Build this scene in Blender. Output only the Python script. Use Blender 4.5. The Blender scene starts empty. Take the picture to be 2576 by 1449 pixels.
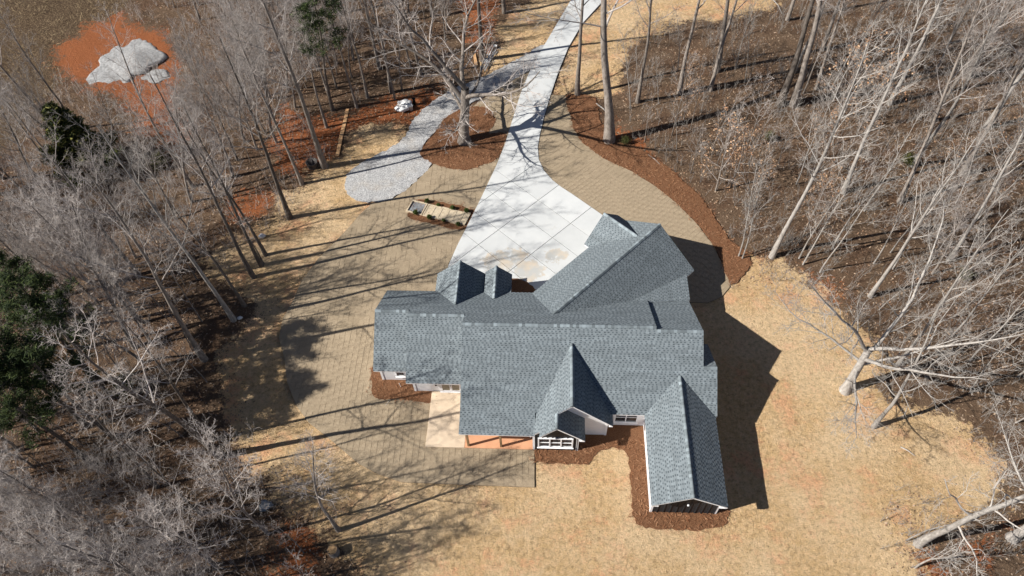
import bpy, bmesh, math, random
import numpy as np
from mathutils import Matrix, Vector
from mathutils.geometry import tessellate_polygon

# ------------------------------------------------------------------ camera
PITCH, ROLL, FPX = math.radians(53.2), math.radians(-3.0), 1800.0   # FPX for a 2576 px wide picture
CAMH = 46.0
_f = np.array([0, math.cos(PITCH), -math.sin(PITCH)])
_u = np.array([0, math.sin(PITCH), math.cos(PITCH)])
_r = np.array([1.0, 0, 0])
CR, CU, CF = math.cos(ROLL)*_r + math.sin(ROLL)*_u, -math.sin(ROLL)*_r + math.cos(ROLL)*_u, _f
CPOS = np.array([0, 0, CAMH])
scene = bpy.context.scene
col = scene.collection
cam_data = bpy.data.cameras.new('camera')
cam = bpy.data.objects.new('camera', cam_data)
col.objects.link(cam)
m3 = Matrix((CR, CU, -CF)).transposed()
cam.matrix_world = Matrix.Translation(CPOS) @ m3.to_4x4()
cam_data.sensor_width = 36.0
cam_data.lens = FPX/2576*36.0
cam_data.clip_end = 3000
scene.camera = cam

# ------------------------------------------------------------------ sky, sun, exposure
AZ, EL = math.radians(12.5), math.radians(38.3)      # direction the shadows run, height of the sun
world = bpy.data.worlds.new('World')
scene.world = world
world.use_nodes = True
wn = world.node_tree
bg = wn.nodes['Background']
sky = wn.nodes.new('ShaderNodeTexSky')
sky.sky_type = 'NISHITA'
sky.sun_disc = False
sky.air_density = 0.6
sky.dust_density = 0.3
sky.sun_elevation = EL
sun_dir = Vector((-math.cos(AZ)*math.cos(EL), -math.sin(AZ)*math.cos(EL), math.sin(EL)))   # towards the sun
sky.sun_rotation = math.atan2(sun_dir.x, sun_dir.y)
wn.links.new(sky.outputs[0], bg.inputs[0])
bg.inputs[1].default_value = 0.05
sd = bpy.data.lights.new('sun', 'SUN')
sd.energy = 5.0
sd.angle = math.radians(0.53)
sd.color = (1.0, 0.955, 0.88)
sun = bpy.data.objects.new('sun', sd)
col.objects.link(sun)
sun.rotation_euler = (-sun_dir).to_track_quat('-Z', 'Y').to_euler()
sun.location = (-60, -20, 60)
vs = scene.view_settings
vs.view_transform = 'Standard'
vs.look = 'None'
vs.exposure = 0.75
vs.gamma = 1.0

# ------------------------------------------------------------------ helpers
rng = np.random.default_rng(7)
random.seed(7)

def un(x, y, z=0.0):
    """pixel of the 2576 px wide photograph -> point on the level z"""
    d = (x-1288)*CR - (y-724.5)*CU + FPX*CF
    return CPOS + (z-CAMH)/d[2]*d

def gp(pts, z=0.0):
    return [tuple(un(x, y, z)[:2]) for x, y in pts]

HY = math.radians(-4.8)
HO = un(1345, 1130, 0)
HX, HYV = np.array([math.cos(HY), math.sin(HY)]), np.array([-math.sin(HY), math.cos(HY)])
def h2w(x, y):
    return tuple(HO[:2] + x*HX + y*HYV)

def tag(o, label=None, cat=None, group=None, kind=None):
    if label: o['label'] = label
    if cat: o['category'] = cat
    if group: o['group'] = group
    if kind: o['kind'] = kind
    return o

def empty(name, loc=(0, 0, 0), rz=0.0, parent=None):
    o = bpy.data.objects.new(name, None)
    col.objects.link(o)
    o.location = loc
    o.rotation_euler = (0, 0, rz)
    o.empty_display_size = 0.2
    if parent: o.parent = parent
    return o

def link(name, me, parent=None, mats=None):
    o = bpy.data.objects.new(name, me)
    col.objects.link(o)
    if parent: o.parent = parent
    if mats is not None:
        for m in (mats if isinstance(mats, (list, tuple)) else [mats]):
            me.materials.append(m)
    return o

def copy_tree(o, parent=None):
    c = o.copy()
    col.objects.link(c)
    if parent: c.parent = parent
    for ch in list(o.children):
        copy_tree(ch, c)
    return c

def np_mesh(name, verts, faces, tint=None, smooth=False, mat_idx=None):
    """faces: (n,k) int array, all the same size; tint: (n,3) per face"""
    me = bpy.data.meshes.new(name)
    verts = np.asarray(verts, dtype=np.float32)
    faces = np.asarray(faces, dtype=np.int32)
    n, k = faces.shape
    me.vertices.add(len(verts))
    me.vertices.foreach_set('co', verts.ravel())
    me.loops.add(n*k)
    me.loops.foreach_set('vertex_index', faces.ravel())
    me.polygons.add(n)
    me.polygons.foreach_set('loop_start', np.arange(0, n*k, k, dtype=np.int32))
    if smooth:
        me.polygons.foreach_set('use_smooth', np.ones(n, dtype=bool))
    if mat_idx is not None:
        me.polygons.foreach_set('material_index', np.asarray(mat_idx, dtype=np.int32))
    me.update(calc_edges=True)
    if tint is not None:
        a = me.attributes.new('tint', 'FLOAT_COLOR', 'FACE')
        t = np.ones((n, 4), dtype=np.float32)
        t[:, :3] = tint
        a.data.foreach_set('color', t.ravel())
    return me

class MB:
    """collects polygons for one mesh"""
    def __init__(self): self.v, self.f, self.m = [], [], []
    def face(self, pts, mi=0):
        b = len(self.v)
        self.v += [tuple(p) for p in pts]
        self.f.append(list(range(b, b+len(pts)))); self.m.append(mi)
    def box(self, x0, x1, y0, y1, z0, z1, mi=0, M=None):
        b = len(self.v)
        pts = [(x, y, z) for z in (z0, z1) for x, y in ((x0, y0), (x1, y0), (x1, y1), (x0, y1))]
        if M is not None: pts = [tuple(M @ Vector(p)) for p in pts]
        self.v += pts
        for q in ((3, 2, 1, 0), (4, 5, 6, 7), (0, 1, 5, 4), (1, 2, 6, 5), (2, 3, 7, 6), (3, 0, 4, 7)):
            self.f.append([b+i for i in q]); self.m.append(mi)
    def slab(self, top, dz, mi_top=0, mi_side=0):
        """polygon of 3D points (any order), extruded straight down by dz"""
        n = len(top)
        area = sum(top[i][0]*top[(i+1) % n][1]-top[(i+1) % n][0]*top[i][1] for i in range(n))
        if area < 0: top = top[::-1]
        b = len(self.v)
        self.v += [tuple(p) for p in top] + [(p[0], p[1], p[2]-dz) for p in top]
        tris = tessellate_polygon([[Vector(p) for p in top]])
        for t in tris:
            a, c, d = t
            ar = ((top[c][0]-top[a][0])*(top[d][1]-top[a][1])-(top[d][0]-top[a][0])*(top[c][1]-top[a][1]))
            if ar < 0: c, d = d, c
            self.f.append([b+a, b+c, b+d]); self.m.append(mi_top)
            self.f.append([b+n+d, b+n+c, b+n+a]); self.m.append(mi_side)
        for i in range(n):
            j = (i+1) % n
            self.f.append([b+i, b+n+i, b+n+j, b+j]); self.m.append(mi_side)
    def tube(self, pts, rad, sides=8, mi=0, cap=True):
        b = len(self.v); k = len(pts)
        for i, p in enumerate(pts):
            t = Vector(pts[min(i+1, k-1)])-Vector(pts[max(i-1, 0)]); t.normalize()
            ref = Vector((1, 0, 0)) if abs(t.x) < .8 else Vector((0, 1, 0))
            n = t.cross(ref).normalized(); c = t.cross(n)
            r = rad[i] if isinstance(rad, (list, tuple)) else rad
            for s in range(sides):
                a = 2*math.pi*s/sides
                self.v.append(tuple(Vector(p)+n*(r*math.cos(a))+c*(r*math.sin(a))))
        for i in range(k-1):
            for s in range(sides):
                s2 = (s+1) % sides
                self.f.append([b+i*sides+s, b+i*sides+s2, b+(i+1)*sides+s2, b+(i+1)*sides+s]); self.m.append(mi)
        if cap:
            self.f.append([b+s for s in range(sides)]); self.m.append(mi)
            self.f.append([b+(k-1)*sides+s for s in range(sides)][::-1]); self.m.append(mi)
    def lathe(self, prof, sides=20, mi=0, center=(0, 0, 0)):
        b = len(self.v)
        for r, z in prof:
            for s in range(sides):
                a = 2*math.pi*s/sides
                self.v.append((center[0]+r*math.cos(a), center[1]+r*math.sin(a), center[2]+z))
        for i in range(len(prof)-1):
            for s in range(sides):
                s2 = (s+1) % sides
                self.f.append([b+i*sides+s, b+i*sides+s2, b+(i+1)*sides+s2, b+(i+1)*sides+s]); self.m.append(mi)
    def mesh(self, name, smooth=False):
        me = bpy.data.meshes.new(name)
        me.from_pydata(self.v, [], self.f)
        me.polygons.foreach_set('material_index', self.m)
        if smooth: me.polygons.foreach_set('use_smooth', [True]*len(self.f))
        me.update()
        return me
    def build(self, name, mats, parent=None, smooth=False):
        return link(name, self.mesh(name, smooth), parent, mats)

def bevel(o, w=0.01, seg=1):
    md = o.modifiers.new('bevel', 'BEVEL'); md.width = w; md.segments = seg; md.limit_method = 'ANGLE'
    return o

def inside(poly, X, Y):
    P = np.asarray(poly); r = np.zeros(np.shape(X), dtype=bool)
    for i in range(len(P)):
        x0, y0 = P[i]; x1, y1 = P[i-1]
        if y0 == y1: continue
        c = ((y0 > Y) != (y1 > Y)) & (X < (x1-x0)*(Y-y0)/(y1-y0)+x0)
        r ^= c
    return r

def sdist(poly, X, Y):
    """signed distance, positive inside"""
    P = np.asarray(poly, dtype=float); d = np.full(np.shape(X), 1e9)
    for i in range(len(P)):
        a, b = P[i-1], P[i]; e = b-a; L = e@e
        if L == 0: continue
        t = np.clip(((X-a[0])*e[0]+(Y-a[1])*e[1])/L, 0, 1)
        d = np.minimum(d, np.hypot(X-a[0]-t*e[0], Y-a[1]-t*e[1]))
    return np.where(inside(poly, X, Y), d, -d)

def clip(poly, cell):
    """Sutherland-Hodgman: polygon cut to a convex ccw cell"""
    out = list(poly)
    for i in range(len(cell)):
        ax, ay = cell[i-1]; bx, by = cell[i]
        src, out = out, []
        if not src: return []
        def s(p): return (bx-ax)*(p[1]-ay)-(by-ay)*(p[0]-ax)
        for j in range(len(src)):
            p, q = src[j-1], src[j]; sp, sq = s(p), s(q)
            if (sp >= 0) != (sq >= 0):
                t = sp/(sp-sq); out.append((p[0]+t*(q[0]-p[0]), p[1]+t*(q[1]-p[1])))
            if sq >= 0: out.append(q)
    return out

def parea(p):
    return 0.5*sum(p[i-1][0]*p[i][1]-p[i][0]*p[i-1][1] for i in range(len(p)))

def smooth_poly(pts, n=4):
    """Catmull-Rom through closed points"""
    out = []; k = len(pts); P = [np.array(p) for p in pts]
    for i in range(k):
        a, b, c, d = P[i-1], P[i], P[(i+1) % k], P[(i+2) % k]
        for j in range(n):
            t = j/n
            out.append(tuple(.5*((2*b)+(c-a)*t+(2*a-5*b+4*c-d)*t*t+(3*b-a-3*c+d)*t**3)))
    return out

_tab = rng.random((256, 256))
def vnoise(X, Y, s):
    x, y = np.asarray(X)/s+100, np.asarray(Y)/s+100
    i, j = np.floor(x).astype(int), np.floor(y).astype(int); fx, fy = x-i, y-j
    fx, fy = fx*fx*(3-2*fx), fy*fy*(3-2*fy); i %= 256; j %= 256; i2, j2 = (i+1) % 256, (j+1) % 256
    return (_tab[i, j]*(1-fx)*(1-fy)+_tab[i2, j]*fx*(1-fy)+_tab[i, j2]*(1-fx)*fy+_tab[i2, j2]*fx*fy)

# ------------------------------------------------------------------ materials
class NT:
    def __init__(self, name, rough=0.8, spec=0.3):
        self.m = bpy.data.materials.new(name); self.m.use_nodes = True
        self.t = self.m.node_tree; self.n = self.t.nodes
        self.b = self.n['Principled BSDF']
        self.b.inputs['Roughness'].default_value = rough
        self.b.inputs['Specular IOR Level'].default_value = spec
        self.tc = self.n.new('ShaderNodeTexCoord')
    def put(self, sock, v):
        if hasattr(v, 'default_value') or hasattr(v, 'is_linked'): self.t.links.new(v, sock)
        else: sock.default_value = v
    def noise(self, scale, detail=4, rough=.6, coord=None, dist=0.0, stretch=None):
        c = coord or self.tc.outputs['Object']
        if stretch:
            mp = self.n.new('ShaderNodeMapping'); self.t.links.new(c, mp.inputs[0]); mp.inputs['Scale'].default_value = stretch
            if len(stretch) > 3: pass
            c = mp.outputs[0]
        t = self.n.new('ShaderNodeTexNoise'); self.t.links.new(c, t.inputs['Vector'])
        t.inputs['Scale'].default_value = scale; t.inputs['Detail'].default_value = detail
        t.inputs['Roughness'].default_value = rough; t.inputs['Distortion'].default_value = dist
        return t.outputs['Fac']
    def voro(self, scale, out='Distance', feature='F1', coord=None):
        t = self.n.new('ShaderNodeTexVoronoi'); self.t.links.new(coord or self.tc.outputs['Object'], t.inputs['Vector'])
        t.inputs['Scale'].default_value = scale; t.feature = feature
        return t.outputs[out]
    def ramp(self, fac, *stops):
        r = self.n.new('ShaderNodeValToRGB'); self.put(r.inputs[0], fac); e = r.color_ramp.elements
        while len(e) < len(stops): e.new(.5)
        for i, (p, c) in enumerate(stops):
            e[i].position = p; e[i].color = tuple(c)+(1,) if len(c) == 3 else c
        return r.outputs[0]
    def val(self, fac, a, b):
        mr = self.n.new('ShaderNodeMapRange'); mr.interpolation_type = 'SMOOTHSTEP'; self.put(mr.inputs[0], fac)
        mr.inputs[1].default_value = a; mr.inputs[2].default_value = b
        return mr.outputs[0]
    def mix(self, fac, a, b, mode='MIX'):
        x = self.n.new('ShaderNodeMix'); x.data_type = 'RGBA'; x.blend_type = mode
        self.put(x.inputs[0], fac); self.put(x.inputs[6], a if not isinstance(a, tuple) else a+(1,)); self.put(x.inputs[7], b if not isinstance(b, tuple) else b+(1,))
        return x.outputs[2]
    def math(self, op, a, b=0.0):
        x = self.n.new('ShaderNodeMath'); x.operation = op; self.put(x.inputs[0], a); self.put(x.inputs[1], b)
        return x.outputs[0]
    def attr(self, name, out='Color'):
        a = self.n.new('ShaderNodeAttribute'); a.attribute_name = name
        return a.outputs[out]
    def rnd(self):
        return self.n.new('ShaderNodeObjectInfo').outputs['Random']
    def sep(self, c):
        s = self.n.new('ShaderNodeSeparateColor'); self.t.links.new(c, s.inputs[0]); return s.outputs
    def bump(self, h, strength=.5, dist=.05):
        b = self.n.new('ShaderNodeBump'); b.inputs['Strength'].default_value = strength; b.inputs['Distance'].default_value = dist
        self.t.links.new(h, b.inputs['Height'])
        self.t.links.new(b.outputs[0], self.b.inputs['Normal'])
    def done(self, colr):
        self.put(self.b.inputs['Base Color'], colr if not isinstance(colr, tuple) else colr+(1,))
        return self.m

def mat_simple(name, c, rough=.7, var=.12, scale=6.0, bump=0.0, spec=.3, metal=0.0):
    t = NT(name, rough, spec)
    f = t.noise(scale, 5)
    t.b.inputs['Metallic'].default_value = metal
    lo = tuple(max(0, x*(1-var*1.6)) for x in c); hi = tuple(min(1, x*(1+var*1.2)) for x in c)
    if bump: t.bump(t.noise(scale*4, 4), bump, .01)
    return t.done(t.ramp(f, (.25, lo), (.75, hi)))

def mat_tint(name, rough=.85, var=.25, scale=30., spec=.2, obj_var=0.0, bump=0.0, translucent=0.0):
    t = NT(name, rough, spec)
    f = t.ramp(t.noise(scale, 4), (.2, (1-var,)*3), (.8, (1+var,)*3))
    c = t.mix(1.0, t.attr('tint'), f, 'MULTIPLY')
    if obj_var:
        c = t.mix(1.0, c, t.ramp(t.rnd(), (0, (1-obj_var,)*3), (1, (1+obj_var,)*3)), 'MULTIPLY')
    if bump: t.bump(t.noise(scale*3, 3), bump, .01)
    return t.done(c)

def mat_ground():
    t = NT('ground_soil', .95, .1)
    z = t.sep(t.attr('zone'))
    n1, n2, n3 = t.noise(.35, 5), t.noise(2.2, 6, .7), t.noise(9., 6, .75)
    fine = t.noise(26., 4, .7)
    # leaf litter of the woods
    lit = t.ramp(fine, (.3, (.04, .026, .017)), (.5, (.15, .098, .064)), (.72, (.32, .225, .15)))
    lit = t.mix(t.val(n1, .42, .62), lit, t.ramp(n3, (.3, (.06, .037, .024)), (.7, (.21, .128, .082))))
    # red clay
    clay = t.ramp(n3, (.25, (.20, .065, .026)), (.55, (.35, .125, .052)), (.8, (.47, .21, .10)))
    # wheat straw thrown over clay
    straw = t.ramp(t.noise(16., 6, .8, dist=.6), (.30, (.31, .195, .095)), (.46, (.66, .455, .25)), (.7, (.86, .66, .43)))
    straw = t.mix(t.val(n2, .35, .7), straw, t.ramp(fine, (.3, (.38, .235, .105)), (.7, (.76, .53, .285))))
    bare = t.val(t.noise(.30, 8, .78), .50, .62)
    straw = t.mix(t.math('MULTIPLY', bare, .85), straw, t.ramp(n3, (.3, (.60, .30, .16)), (.7, (.82, .49, .29))))
    straw = t.mix(t.math('MULTIPLY', t.val(t.noise(.16, 5, .6), .42, .6), .45), straw, (.80, .62, .41))
    mot = t.ramp(t.noise(3.2, 7, .85), (.33, (.50, .48, .45)), (.5, (1.0, 1.0, 1.0)), (.68, (1.18, 1.17, 1.14)))
    straw = t.mix(1.0, straw, mot, 'MULTIPLY')
    spot = t.val(t.noise(4.5, 4, .7), .63, .69)
    straw = t.mix(t.math('MULTIPLY', spot, .7), straw, (.16, .10, .045))
    # dead meadow grass
    mead = t.ramp(t.noise(7., 6, .75), (.32, (.03, .019, .013)), (.52, (.12, .08, .05)), (.72, (.42, .32, .19)))
    def mask(ch, k=.7):
        s = t.math('ADD', ch, t.math('MULTIPLY', t.math('SUBTRACT', n2, .5), k))
        s = t.math('ADD', s, t.math('MULTIPLY', t.math('SUBTRACT', n1, .5), 1.1))
        s = t.math('ADD', s, t.math('MULTIPLY', t.math('SUBTRACT', n3, .5), k*.8))
        return t.val(s, .44, .56)
    c = t.mix(mask(z[2]), lit, mead)
    c = t.mix(mask(z[1], 1.5), c, clay)
    c = t.mix(mask(z[0]), c, straw)
    h = t.math('ADD', t.math('MULTIPLY', t.noise(4.5, 6, .8, dist=.4), 1.3), t.math('MULTIPLY', t.noise(15., 5, .75, dist=.5), .6))
    t.bump(h, 1.0, .26)
    return t.done(c)

def mat_concrete():
    t = NT('driveway_concrete', .75, .3)
    a = t.ramp(t.noise(.8, 6, .6), (.3, (.475, .495, .50)), (.7, (.545, .56, .56)))
    s = t.val(t.noise(1.7, 7, .7, dist=.3), .60, .66)
    a = t.mix(t.math('MULTIPLY', s, .35), a, (.40, .375, .32))
    # wet and clay-washed patches near the porch
    at = t.attr('stain', 'Fac')
    st = t.val(t.math('ADD', at, t.math('MULTIPLY', t.math('SUBTRACT', t.noise(1.3, 8, .75), .5), 1.6)), .52, .60)
    a = t.mix(t.math('MULTIPLY', st, .8), a, t.ramp(t.noise(.9, 3), (.4, (.33, .33, .31)), (.62, (.50, .39, .26))))
    a = t.mix(.25, a, t.ramp(t.noise(40, 3), (.3, (.42, .42, .42)), (.7, (.60, .60, .60))))
    a = t.mix(1.0, a, t.ramp(t.rnd(), (0, (.93, .93, .93)), (1, (1.05, 1.05, 1.05))), 'MULTIPLY')
    dirt = t.val(t.noise(3.0, 8, .8), .60, .72)
    a = t.mix(t.math('MULTIPLY', dirt, .22), a, (.36, .31, .25))
    t.bump(t.noise(60, 4), .15, .01)
    return t.done(a)

def mat_gravel():
    t = NT('crushed_gravel', .9, .2)
    c = t.ramp(t.noise(14., 5, .85), (.28, (.12, .12, .125)), (.5, (.37, .37, .37)), (.72, (.62, .615, .61)))
    c = t.mix(t.val(t.noise(.7, 5), .45, .75), c, (.38, .335, .28))
    c = t.mix(.55, c, t.ramp(t.voro(17., 'Color'), (.2, (.14, .14, .15)), (.8, (.60, .60, .60))))
    t.bump(t.math('ADD', t.noise(14., 5, .8), t.noise(3., 3)), 1.0, .06)
    return t.done(c)

def mat_mulch():
    t = NT('pine_straw_mulch', .95, .1)
    c = t.ramp(t.noise(13., 6, .8, dist=.8), (.3, (.058, .027, .014)), (.5, (.18, .088, .046)), (.72, (.31, .17, .098)))
    c = t.mix(t.val(t.noise(1.2, 4), .45, .75), c, t.ramp(t.noise(18., 5, .8), (.3, (.09, .038, .02)), (.7, (.26, .13, .07))))
    t.bump(t.noise(11., 6, .8, dist=.8), 1.0, .12)
    return t.done(c)

def mat_sod():
    t = NT('dormant_sod', .95, .1)
    c = t.ramp(t.noise(24., 5, .8), (.28, (.14, .11, .077)), (.5, (.31, .246, .175)), (.75, (.45, .37, .275)))
    c = t.mix(t.val(t.noise(.5, 4), .4, .7), c, t.ramp(t.noise(20., 5, .8), (.3, (.20, .157, .109)), (.7, (.385, .31, .222))))
    c = t.mix(1.0, c, t.ramp(t.noise(.9, 6, .75), (.3, (.84, .83, .81)), (.7, (1.12, 1.12, 1.12))), 'MULTIPLY')
    c = t.mix(1.0, c, t.ramp(t.rnd(), (0, (.97, .97, .97)), (1, (1.03, 1.03, 1.03))), 'MULTIPLY')
    c = t.mix(1.0, c, t.attr('tint'), 'MULTIPLY')
    t.bump(t.noise(20., 5, .8), .7, .04)
    return t.done(c)

def mat_bark(name, dark, mid, light, ov=.22):
    t = NT(name, .9, .15)
    c = t.ramp(t.noise(9., 5, .75, stretch=(1, 1, .25)), (.28, dark), (.5, mid), (.75, light))
    c = t.mix(1.0, c, t.ramp(t.rnd(), (0, (1-ov,)*3), (1, (1+ov,)*3)), 'MULTIPLY')
    t.bump(t.noise(14., 4, .7, stretch=(1, 1, .2)), .6, .03)
    return t.done(c)

def mat_siding():
    t = NT('white_lap_siding', .55, .35)
    s = t.n.new('ShaderNodeSeparateXYZ'); t.t.links.new(t.tc.outputs['Object'], s.inputs[0])
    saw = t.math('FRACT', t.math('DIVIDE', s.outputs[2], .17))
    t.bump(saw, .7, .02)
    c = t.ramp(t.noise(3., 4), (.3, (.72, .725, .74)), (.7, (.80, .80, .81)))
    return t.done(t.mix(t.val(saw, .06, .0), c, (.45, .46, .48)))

def mat_glass(name, c=(.02, .025, .03), rough=.06):
    t = NT(name, rough, .8)
    return t.done(t.ramp(t.noise(2.5, 3), (.35, c), (.7, tuple(x*1.8 for x in c))))

def mat_wood(name, lo, hi, scale=5., rough=.75):
    t = NT(name, rough, .25)
    f = t.noise(scale, 6, .7, stretch=(1, 1, 6))
    t.bump(f, .3, .01)
    return t.done(t.ramp(f, (.3, lo), (.7, hi)))

M = dict(
    ground=mat_ground(), concrete=mat_concrete(), gravel=mat_gravel(), mulch=mat_mulch(), sod=mat_sod(),
    shingle=mat_tint('asphalt_shingle', .85, .16, 18., .25), ridge=mat_tint('ridge_shingle', .85, .12, 12., .25),
    felt=mat_simple('roof_felt', (.05, .055, .06)), white=mat_simple('white_trim', (.78, .78, .79), .5, .04),
    siding=mat_siding(), charcoal=mat_simple('charcoal_board', (.022, .023, .026), .6, .2),
    patio=mat_simple('clay_washed_concrete', (.57, .455, .335), .8, .14, 1.1, .1),
    porchfloor=mat_simple('orange_washed_concrete', (.54, .28, .16), .8, .1, 1.3, .1),
    timber=mat_wood('treated_timber', (.20, .12, .06), (.38, .25, .13)),
    plank=mat_wood('raw_lumber', (.48, .27, .13), (.68, .43, .23)),
    glass=mat_glass('window_glass'), doorglass=mat_glass('door_glass', (.10, .085, .06), .15),
    black=mat_simple('black_metal', (.015, .015, .016), .4, .2),
    bark=mat_bark('grey_bark', (.085, .07, .058), (.20, .172, .15), (.33, .295, .265)),
    twig=mat_bark('grey_twig', (.18, .155, .138), (.36, .322, .297), (.52, .475, .45), .3),
    palebark=mat_bark('pale_bark', (.15, .135, .12), (.29, .268, .246), (.45, .425, .395), .2),
    paletwig=mat_bark('pale_twig', (.19, .17, .15), (.35, .322, .295), (.52, .485, .45), .22),
    darkbark=mat_bark('dark_bark', (.05, .04, .033), (.125, .105, .09), (.22, .19, .165)),
    leaf=mat_tint('leaf', .8, .3, 8., .2), straw=mat_tint('straw_blade', .8, .2, 8., .2, 0, 0),
    plastic=mat_simple('white_plastic', (.72, .72, .72), .4, .1), card=mat_simple('cardboard', (.45, .30, .18), .8, .15),
    steel=mat_simple('rusty_steel', (.10, .09, .085), .6, .4, 8, .2, .4, .3), pvc=mat_simple('grey_pipe', (.62, .63, .64), .4, .15),
    heap=mat_simple('heaped_gravel', (.30, .30, .30), .9, .35, 5., .8),
    stone=mat_simple('pale_stone', (.48, .40, .29), .85, .14, 7., .3), slate=mat_simple('grey_slate', (.22, .235, .25), .7, .25, 6., .3),
)

# ------------------------------------------------------------------ outlines of the ground (photograph pixels)
DRIVE = gp([(1437, 0), (1375, 105), (1335, 175), (1310, 235), (1290, 300), (1270, 365), (1250, 415), (1210, 500), (1180, 560), (1150, 620), (1130, 665),
            (1115, 705), (1130, 745), (1285, 750), (1400, 745), (1530, 650), (1540, 560), (1512, 540), (1440, 490), (1412, 472), (1390, 455), (1368, 430), (1355, 402), (1353, 370), (1358, 340), (1370, 290), (1385, 240), (1405, 180),
            (1430, 120), (1465, 60), (1520, 0), (1560, -45), (1660, -150), (1590, -160), (1465, -45)])
GRAVEL = gp(smooth_poly([(1372, 112), (1300, 150), (1225, 190), (1160, 215), (1100, 247), (1068, 272), (1040, 302), (1022, 340), (985, 370), (935, 397), (892, 420), (868, 450), (872, 480), (895, 500),
            (935, 508), (985, 500), (1030, 470), (1062, 440), (1087, 413), (1062, 388), (1072, 358), (1100, 322), (1130, 292), (1165, 272), (1240, 230), (1300, 195), (1338, 172)], 3))
ISLAND = gp(smooth_poly([(1057, 390), (1066, 368), (1090, 342), (1112, 308), (1140, 285), (1175, 272), (1212, 270), (1240, 284), (1244, 312), (1228, 336), (1272, 336), (1268, 362), (1254, 396), (1220, 414), (1180, 427), (1135, 425), (1095, 414)], 3))
LAWN_W = gp([(938, 510), (905, 540), (880, 570), (840, 612), (800, 652), (760, 705), (735, 760), (712, 800), (702, 850), (715, 900), (722, 960), (745, 1020), (775, 1062), (830, 1105), (900, 1165),
             (950, 1192), (1010, 1213), (1180, 1220), (1345, 1226), (1344, 1131), (1345, 1110), (1150, 980), (1150, 740), (1120, 706), (1128, 664), (1150, 620), (1180, 560), (1210, 500), (1250, 415), (1270, 365), (1290, 300), (1310, 235),
             (1333, 180), (1300, 197), (1240, 232), (1180, 275), (1130, 330), (1088, 416), (1062, 442), (1030, 472), (985, 503)])
LAWN_E = gp([(1387, 240), (1440, 240), (1437, 290), (1445, 322), (1470, 360), (1520, 400), (1590, 432), (1650, 470), (1700, 510), (1750, 560), (1790, 612), (1815, 662), (1836, 700), (1836, 722), (1815, 747), (1780, 762), (1700, 760),
             (1600, 640), (1530, 590), (1512, 542), (1440, 492), (1412, 474), (1390, 457), (1368, 432), (1355, 404), (1354, 370), (1360, 340), (1372, 290)])
BED_E = gp(smooth_poly([(1424, 238), (1500, 246), (1506, 300), (1545, 345), (1600, 370), (1640, 393), (1682, 422), (1722, 458), (1765, 500), (1802, 555), (1832, 600), (1870, 628), (1890, 660), (1864, 700), (1838, 716), (1812, 652), (1788, 606), (1748, 556), (1698, 508),
             (1648, 468), (1588, 430), (1518, 398), (1466, 358), (1442, 322), (1435, 290)], 2))
BED_SW = gp(smooth_poly([(944, 920), (934, 960), (938, 990), (955, 1002), (1005, 1004), (1050, 1010), (1088, 1010), (1090, 975), (1030, 930)], 3))
BED_S = gp([(1345, 1125), (1346, 1162), (1410, 1165), (1478, 1167), (1494, 1150), (1511, 1132), (1540, 1126), (1571, 1130), (1581, 1150), (1588, 1220), (1590, 1292), (1601, 1315), (1625, 1328), (1700, 1332), (1764, 1333), (1810, 1328), (1828, 1315), (1834, 1296), (1832, 1270),
            (1800, 1240), (1650, 1080), (1560, 1060), (1450, 1090)])
BED_WALK = gp(smooth_poly([(1029, 532), (1046, 506), (1075, 504), (1120, 511), (1196, 530), (1190, 548), (1176, 566), (1168, 578), (1140, 577), (1090, 564), (1034, 550)], 3))
BED_ENTRY = gp(smooth_poly([(1250, 700), (1290, 701), (1325, 712), (1345, 728), (1360, 748), (1250, 755)], 3))
STRAW = [gp([(1012, 322), (935, 318), (868, 342), (852, 392), (800, 425), (765, 470), (705, 492), (660, 560), (590, 600), (515, 650), (535, 705), (615, 735), (640, 775), (598, 835), (560, 900), (545, 960), (560, 1050), (590, 1105), (645, 1175),
             (730, 1270), (850, 1375), (905, 1449), (930, 1600), (2300, 1600), (2310, 1449), (2285, 1400), (2400, 1330), (2545, 1250), (2490, 1120), (2400, 1040), (2290, 1022), (2235, 1005), (2200, 960), (2238, 905), (2190, 850), (2130, 790), (2085, 745), (2020, 692), (1960, 668), (1885, 660),
             (1700, 560), (1400, 560), (1000, 500)]),
         gp([(1300, 25), (1345, 0), (1440, -20), (1440, 0), (1375, 110), (1310, 145), (1235, 190), (1215, 160), (1262, 120), (1250, 75)]),
         gp([(1520, -10), (1640, -40), (1900, -30), (1960, 10), (1880, 45), (1720, 60), (1640, 90), (1570, 130), (1560, 230), (1500, 250), (1395, 250), (1430, 110)])]
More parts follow.
